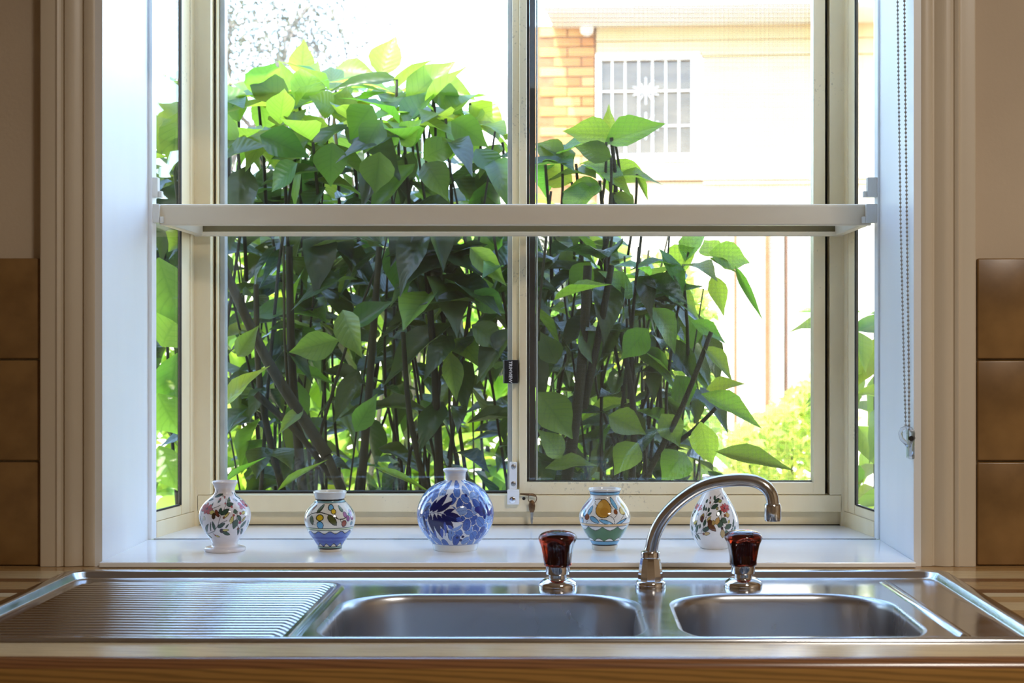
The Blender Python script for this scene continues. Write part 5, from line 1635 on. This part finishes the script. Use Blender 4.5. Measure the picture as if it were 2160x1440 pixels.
# many thin shoots between them, low down
for i in range(46):
    d0 = rg.uniform(2.98, 3.7)
    px0, px1 = rg.uniform(440, 1420), 0
    px1 = px0 + rg.gauss(0, 70) + (px0 - 850) * .12
    a_, b_ = W(px0, 1120, d0), W(px1, rg.uniform(480, 640), d0 + rg.uniform(-.05, .05))
    mid_ = (a_ + b_) / 2 + Vector((rg.uniform(-.03, .03), 0, 0))
    a_.z = min(a_.z, .85)
    MB(SB).tube(catmull([Vector((a_.x, a_.y, GZ)), a_, mid_, b_], 3), [.0042, .004, .004, .0038, .0036, .0034, .003, .0028, .0024, .002], 6).build('stem', M['stem'], shrub, smooth=True)
mass = Mass()
cnt = 0
while cnt < 1500:
    pts = rg.choice(stems)
    t = rg.uniform(.30, 1.0) ** .8
    i_ = min(len(pts) - 2, int(t * (len(pts) - 1))); fr = t * (len(pts) - 1) - i_
    p = pts[i_].lerp(pts[i_ + 1], fr)
    a_ = rg.uniform(0, 2 * PI)
    pit_ = rg.uniform(-1.0, .45)
    L = rg.uniform(.10, .19) * (.75 if p.z < 1.25 else 1)
    b_ = p + Vector((math.cos(a_), math.sin(a_), 0)) * rg.uniform(.01, .05)
    ax = Vector((math.cos(a_) * math.cos(pit_), math.sin(a_) * math.cos(pit_), math.sin(pit_)))
    tip = b_ + ax * L
    ok = True
    for q in (b_, tip):
        px, py = CX + q.x * F / q.y, CY - (q.z - CZ) * F / q.y
        if py < top_y(px) - 12 or px > 1585: ok = False
    cpx, cpy = CX + tip.x * F / tip.y, CY - (tip.z - CZ) * F / tip.y
    if tip.y < 2.86 or b_.y < 2.86: ok = False
    # keep the lower middle more open so light comes through between the stems
    if cpy > 560 and rg.random() < .12: ok = False
    if cpy > 820 and cpx < 1100 and rg.random() < .35: ok = False
    if not ok: continue
    nrm = Vector((rg.uniform(-.4, .4), -.45, 1)) + Vector((math.cos(a_), math.sin(a_), 0)) * .3
    wd = L * rg.uniform(.36, .5)
    if b_.y < 3.22 and n_leaf[0] < 296:
        put_leaf(b_, tip, nrm, wd, 'old')
    else:
        mass.add(SHAPES[rg.randrange(4)], leaf_frame(b_, tip, nrm, wd))
    cnt += 1
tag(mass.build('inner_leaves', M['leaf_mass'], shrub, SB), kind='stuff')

# ---- sunlit foliage further back, seen through the gaps
bk = empty('back_hedge', (-.3, 4.9, GZ))
tag(bk, 'bright sunlit leafy hedge showing through gaps in the shrub', 'hedge')
BKO = Vector((-.3, 4.9, GZ))
ms = Mass()
for k in range(3000):
    d = rg.uniform(4.55, 5.4)
    px = rg.uniform(250, 1480); py = rg.uniform(430, 1250)
    if py < 430 + max(0, (px - 1250)) * 1.4: continue
    b_ = W(px, py, d)
    a_ = rg.uniform(0, 2 * PI); pit_ = rg.uniform(-.9, .3); L = rg.uniform(.10, .18)
    ax = Vector((math.cos(a_) * math.cos(pit_), math.sin(a_) * math.cos(pit_), math.sin(pit_)))
    ms.add(SHAPES[rg.randrange(4)], leaf_frame(b_, b_ + ax * L, Vector((rg.uniform(-.4, .4), -.4, 1)), L * .45))
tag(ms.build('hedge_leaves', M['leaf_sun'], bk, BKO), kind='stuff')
for k in range(14):
    d = rg.uniform(4.5, 5.1); x = W(rg.uniform(300, 1400), 900, d).x
    MB(BKO).tube([(x, d, GZ), (x + rg.uniform(-.1, .1), d, .4), (x + rg.uniform(-.25, .25), d, 1.2)], [.014, .011, .006], 6).build('stem', M['stem'], bk, smooth=True)

# ---- low yellow-green border plants at the lower right
def small_plant(name, label, cat, region, d0, d1, n, mat, size, group=None):
    """region: function px->lowest allowed py (top edge)"""
    pxs, topf = region
    c = W((pxs[0] + pxs[1]) / 2, 900, (d0 + d1) / 2); c.z = GZ
    e_ = empty(name, c)
    tag(e_, label, cat, group)
    m_ = Mass()
    k = 0
    while k < n:
        d = rg.uniform(d0, d1); px = rg.uniform(*pxs); t_ = topf(px) + rg.uniform(0, 30)
        py = t_ + abs(rg.gauss(0, 120))
        b_ = W(px, py, d)
        if b_.z < GZ: continue
        ax = Vector((rg.gauss(0, 1), rg.gauss(0, 1), rg.gauss(.4, .8))).normalized()
        L = rg.uniform(.6, 1.3) * size
        m_.add(SHAPES[rg.randrange(4)], leaf_frame(b_, b_ + ax * L, (rg.uniform(-1, 1), rg.uniform(-1, 0), 1), L * .5)); k += 1
    tag(m_.build('foliage', mat, e_, c), kind='stuff')
    for q in range(8):
        px = rg.uniform(*pxs); d = rg.uniform(d0, d1); b_ = W(px, topf(px) + 60, d)
        MB(c).tube([(b_.x * .98 + .02 * c.x, d, GZ), (b_.x, d, b_.z)], [.006, .003], 6).build('stem', M['stem'], e_, smooth=True)
    return e_
small_plant('border_plant', 'yellow-green small-leaved plant at the foot of the fence, lower right', 'plant', ((1530, 1800), lambda x: np.interp(x, [1500, 1580, 1640, 1700, 1800], [930, 880, 850, 800, 760])), 5.4, 6.4, 2600, M['leaf_small'], .05)
small_plant('feathery_bush', 'fine feathery light green bush behind the shrub at right', 'bush', ((1315, 1500), lambda x: np.interp(x, [1315, 1360, 1420, 1500], [600, 535, 545, 640])), 3.95, 4.25, 2000, M['leaf_small'], .035)
# leafy plant outside the right-hand side light
rp = empty('side_plant', (.68, 3.1, GZ))
tag(rp, 'pale green large-leaved plant outside the narrow right side light', 'plant')
for k in range(46):
    d = rg.uniform(2.95, 3.6)
    px, py = rg.uniform(1770, 1880), rg.uniform(640, 1120)
    b_ = W(px, py, d)
    a_ = rg.uniform(0, 2 * PI); pit_ = rg.uniform(-1, .3); L = rg.uniform(.09, .15)
    ax = Vector((math.cos(a_) * math.cos(pit_), math.sin(a_) * math.cos(pit_), math.sin(pit_)))
    o = link('leaf', MESH[('new', rg.randrange(4))], rp)
    m = leaf_frame(b_, b_ + ax * L, (rg.uniform(-.5, .5), -.6, 1), L * .45)
    m.translation = m.translation - Vector((.68, 3.1, GZ)); o.matrix_local = m
for k in range(6):
    x, d = rg.uniform(.6, .75), rg.uniform(3.0, 3.5)
    MB((.68, 3.1, GZ)).tube([(x, d, GZ), (x + .02, d, .5), (x + rg.uniform(-.05, .05), d, 1.25)], [.008, .007, .004], 6).build('stem', M['stem'], rp, smooth=True)
# lilac flower glimpsed through the left side light
fl = empty('lilac_flower', W(337, 800, 3.0))
tag(fl, 'small lilac flower glimpsed through the left side light', 'flower')
fme = leaf_mesh(leaf_shape(.2, .2, .05, 9, wide=.8), M['petal'], 'petal')
for k in range(5):
    o = link('petal', fme, fl)
    a_ = k * 2 * PI / 5
    o.matrix_local = leaf_frame(Vector((0, 0, 0)), Vector((math.cos(a_) * .018, -.004, math.sin(a_) * .018)), (0, -1, 0), .011)

# ---- pale trees far beyond
FAR = [leaf_shape(.3, .2, .1, 5, nseg=2), leaf_shape(.1, .3, .1, 6, nseg=2)]
def tree(px, d, h, spread, n, label, seed, low=.25):
    r2 = random.Random(seed)
    x = (px - CX) * d / F
    e_ = empty('garden_tree', (x, d, GZ))
    tag(e_, label, 'tree', 'pale trees beyond the garden')
    tips = []
    def grow(p, dr, L, r, depth):
        pts = [p]
        for k in range(4):
            dr = (dr + Vector((r2.gauss(0, .16), r2.gauss(0, .16), r2.gauss(.02, .1)))).normalized()
            pts.append(pts[-1] + dr * L / 4)
        mb_.tube(pts, [r * (1 - .12 * k) for k in range(5)], 6)
        tips.extend(pts[2:])
        if depth:
            for k in range(3):
                q = (dr + Vector((r2.gauss(0, .6), r2.gauss(0, .6), r2.gauss(.0, .35)))).normalized()
                grow(pts[-1 - (k == 2)], q, L * .68, r * .58, depth - 1)
    mb_ = MB()
    grow(Vector((0, 0, 0)), Vector((0, 0, 1)), h * .36, .11, 4)
    mb_.build('trunk', M['bark'], e_, smooth=True)
    m_ = Mass()
    big = tips[len(tips) // 8:]
    for k in range(n):
        p = r2.choice(big) + Vector((r2.gauss(0, spread), r2.gauss(0, spread), r2.gauss(0, spread)))
        ax = Vector((r2.gauss(0, 1), r2.gauss(0, 1), r2.gauss(-.3, .8))).normalized()
        m_.add(FAR[k % 2], leaf_frame(p, p + ax * .075, (r2.gauss(0, 1), r2.gauss(0, 1), 1), .028))
    tag(m_.build('foliage', M['leaf_far'], e_), kind='stuff')
tree(300, 15.0, 6.6, .30, 9000, 'pale leafy tree at far left beyond the shrub', 3)
tree(560, 22.0, 6.0, .28, 5000, 'thin airy tree behind the upper left of the shrub', 8)
tree(1000, 27.0, 7.4, .30, 4500, 'thin bare-branched tree left of the neighbour\'s house', 12)
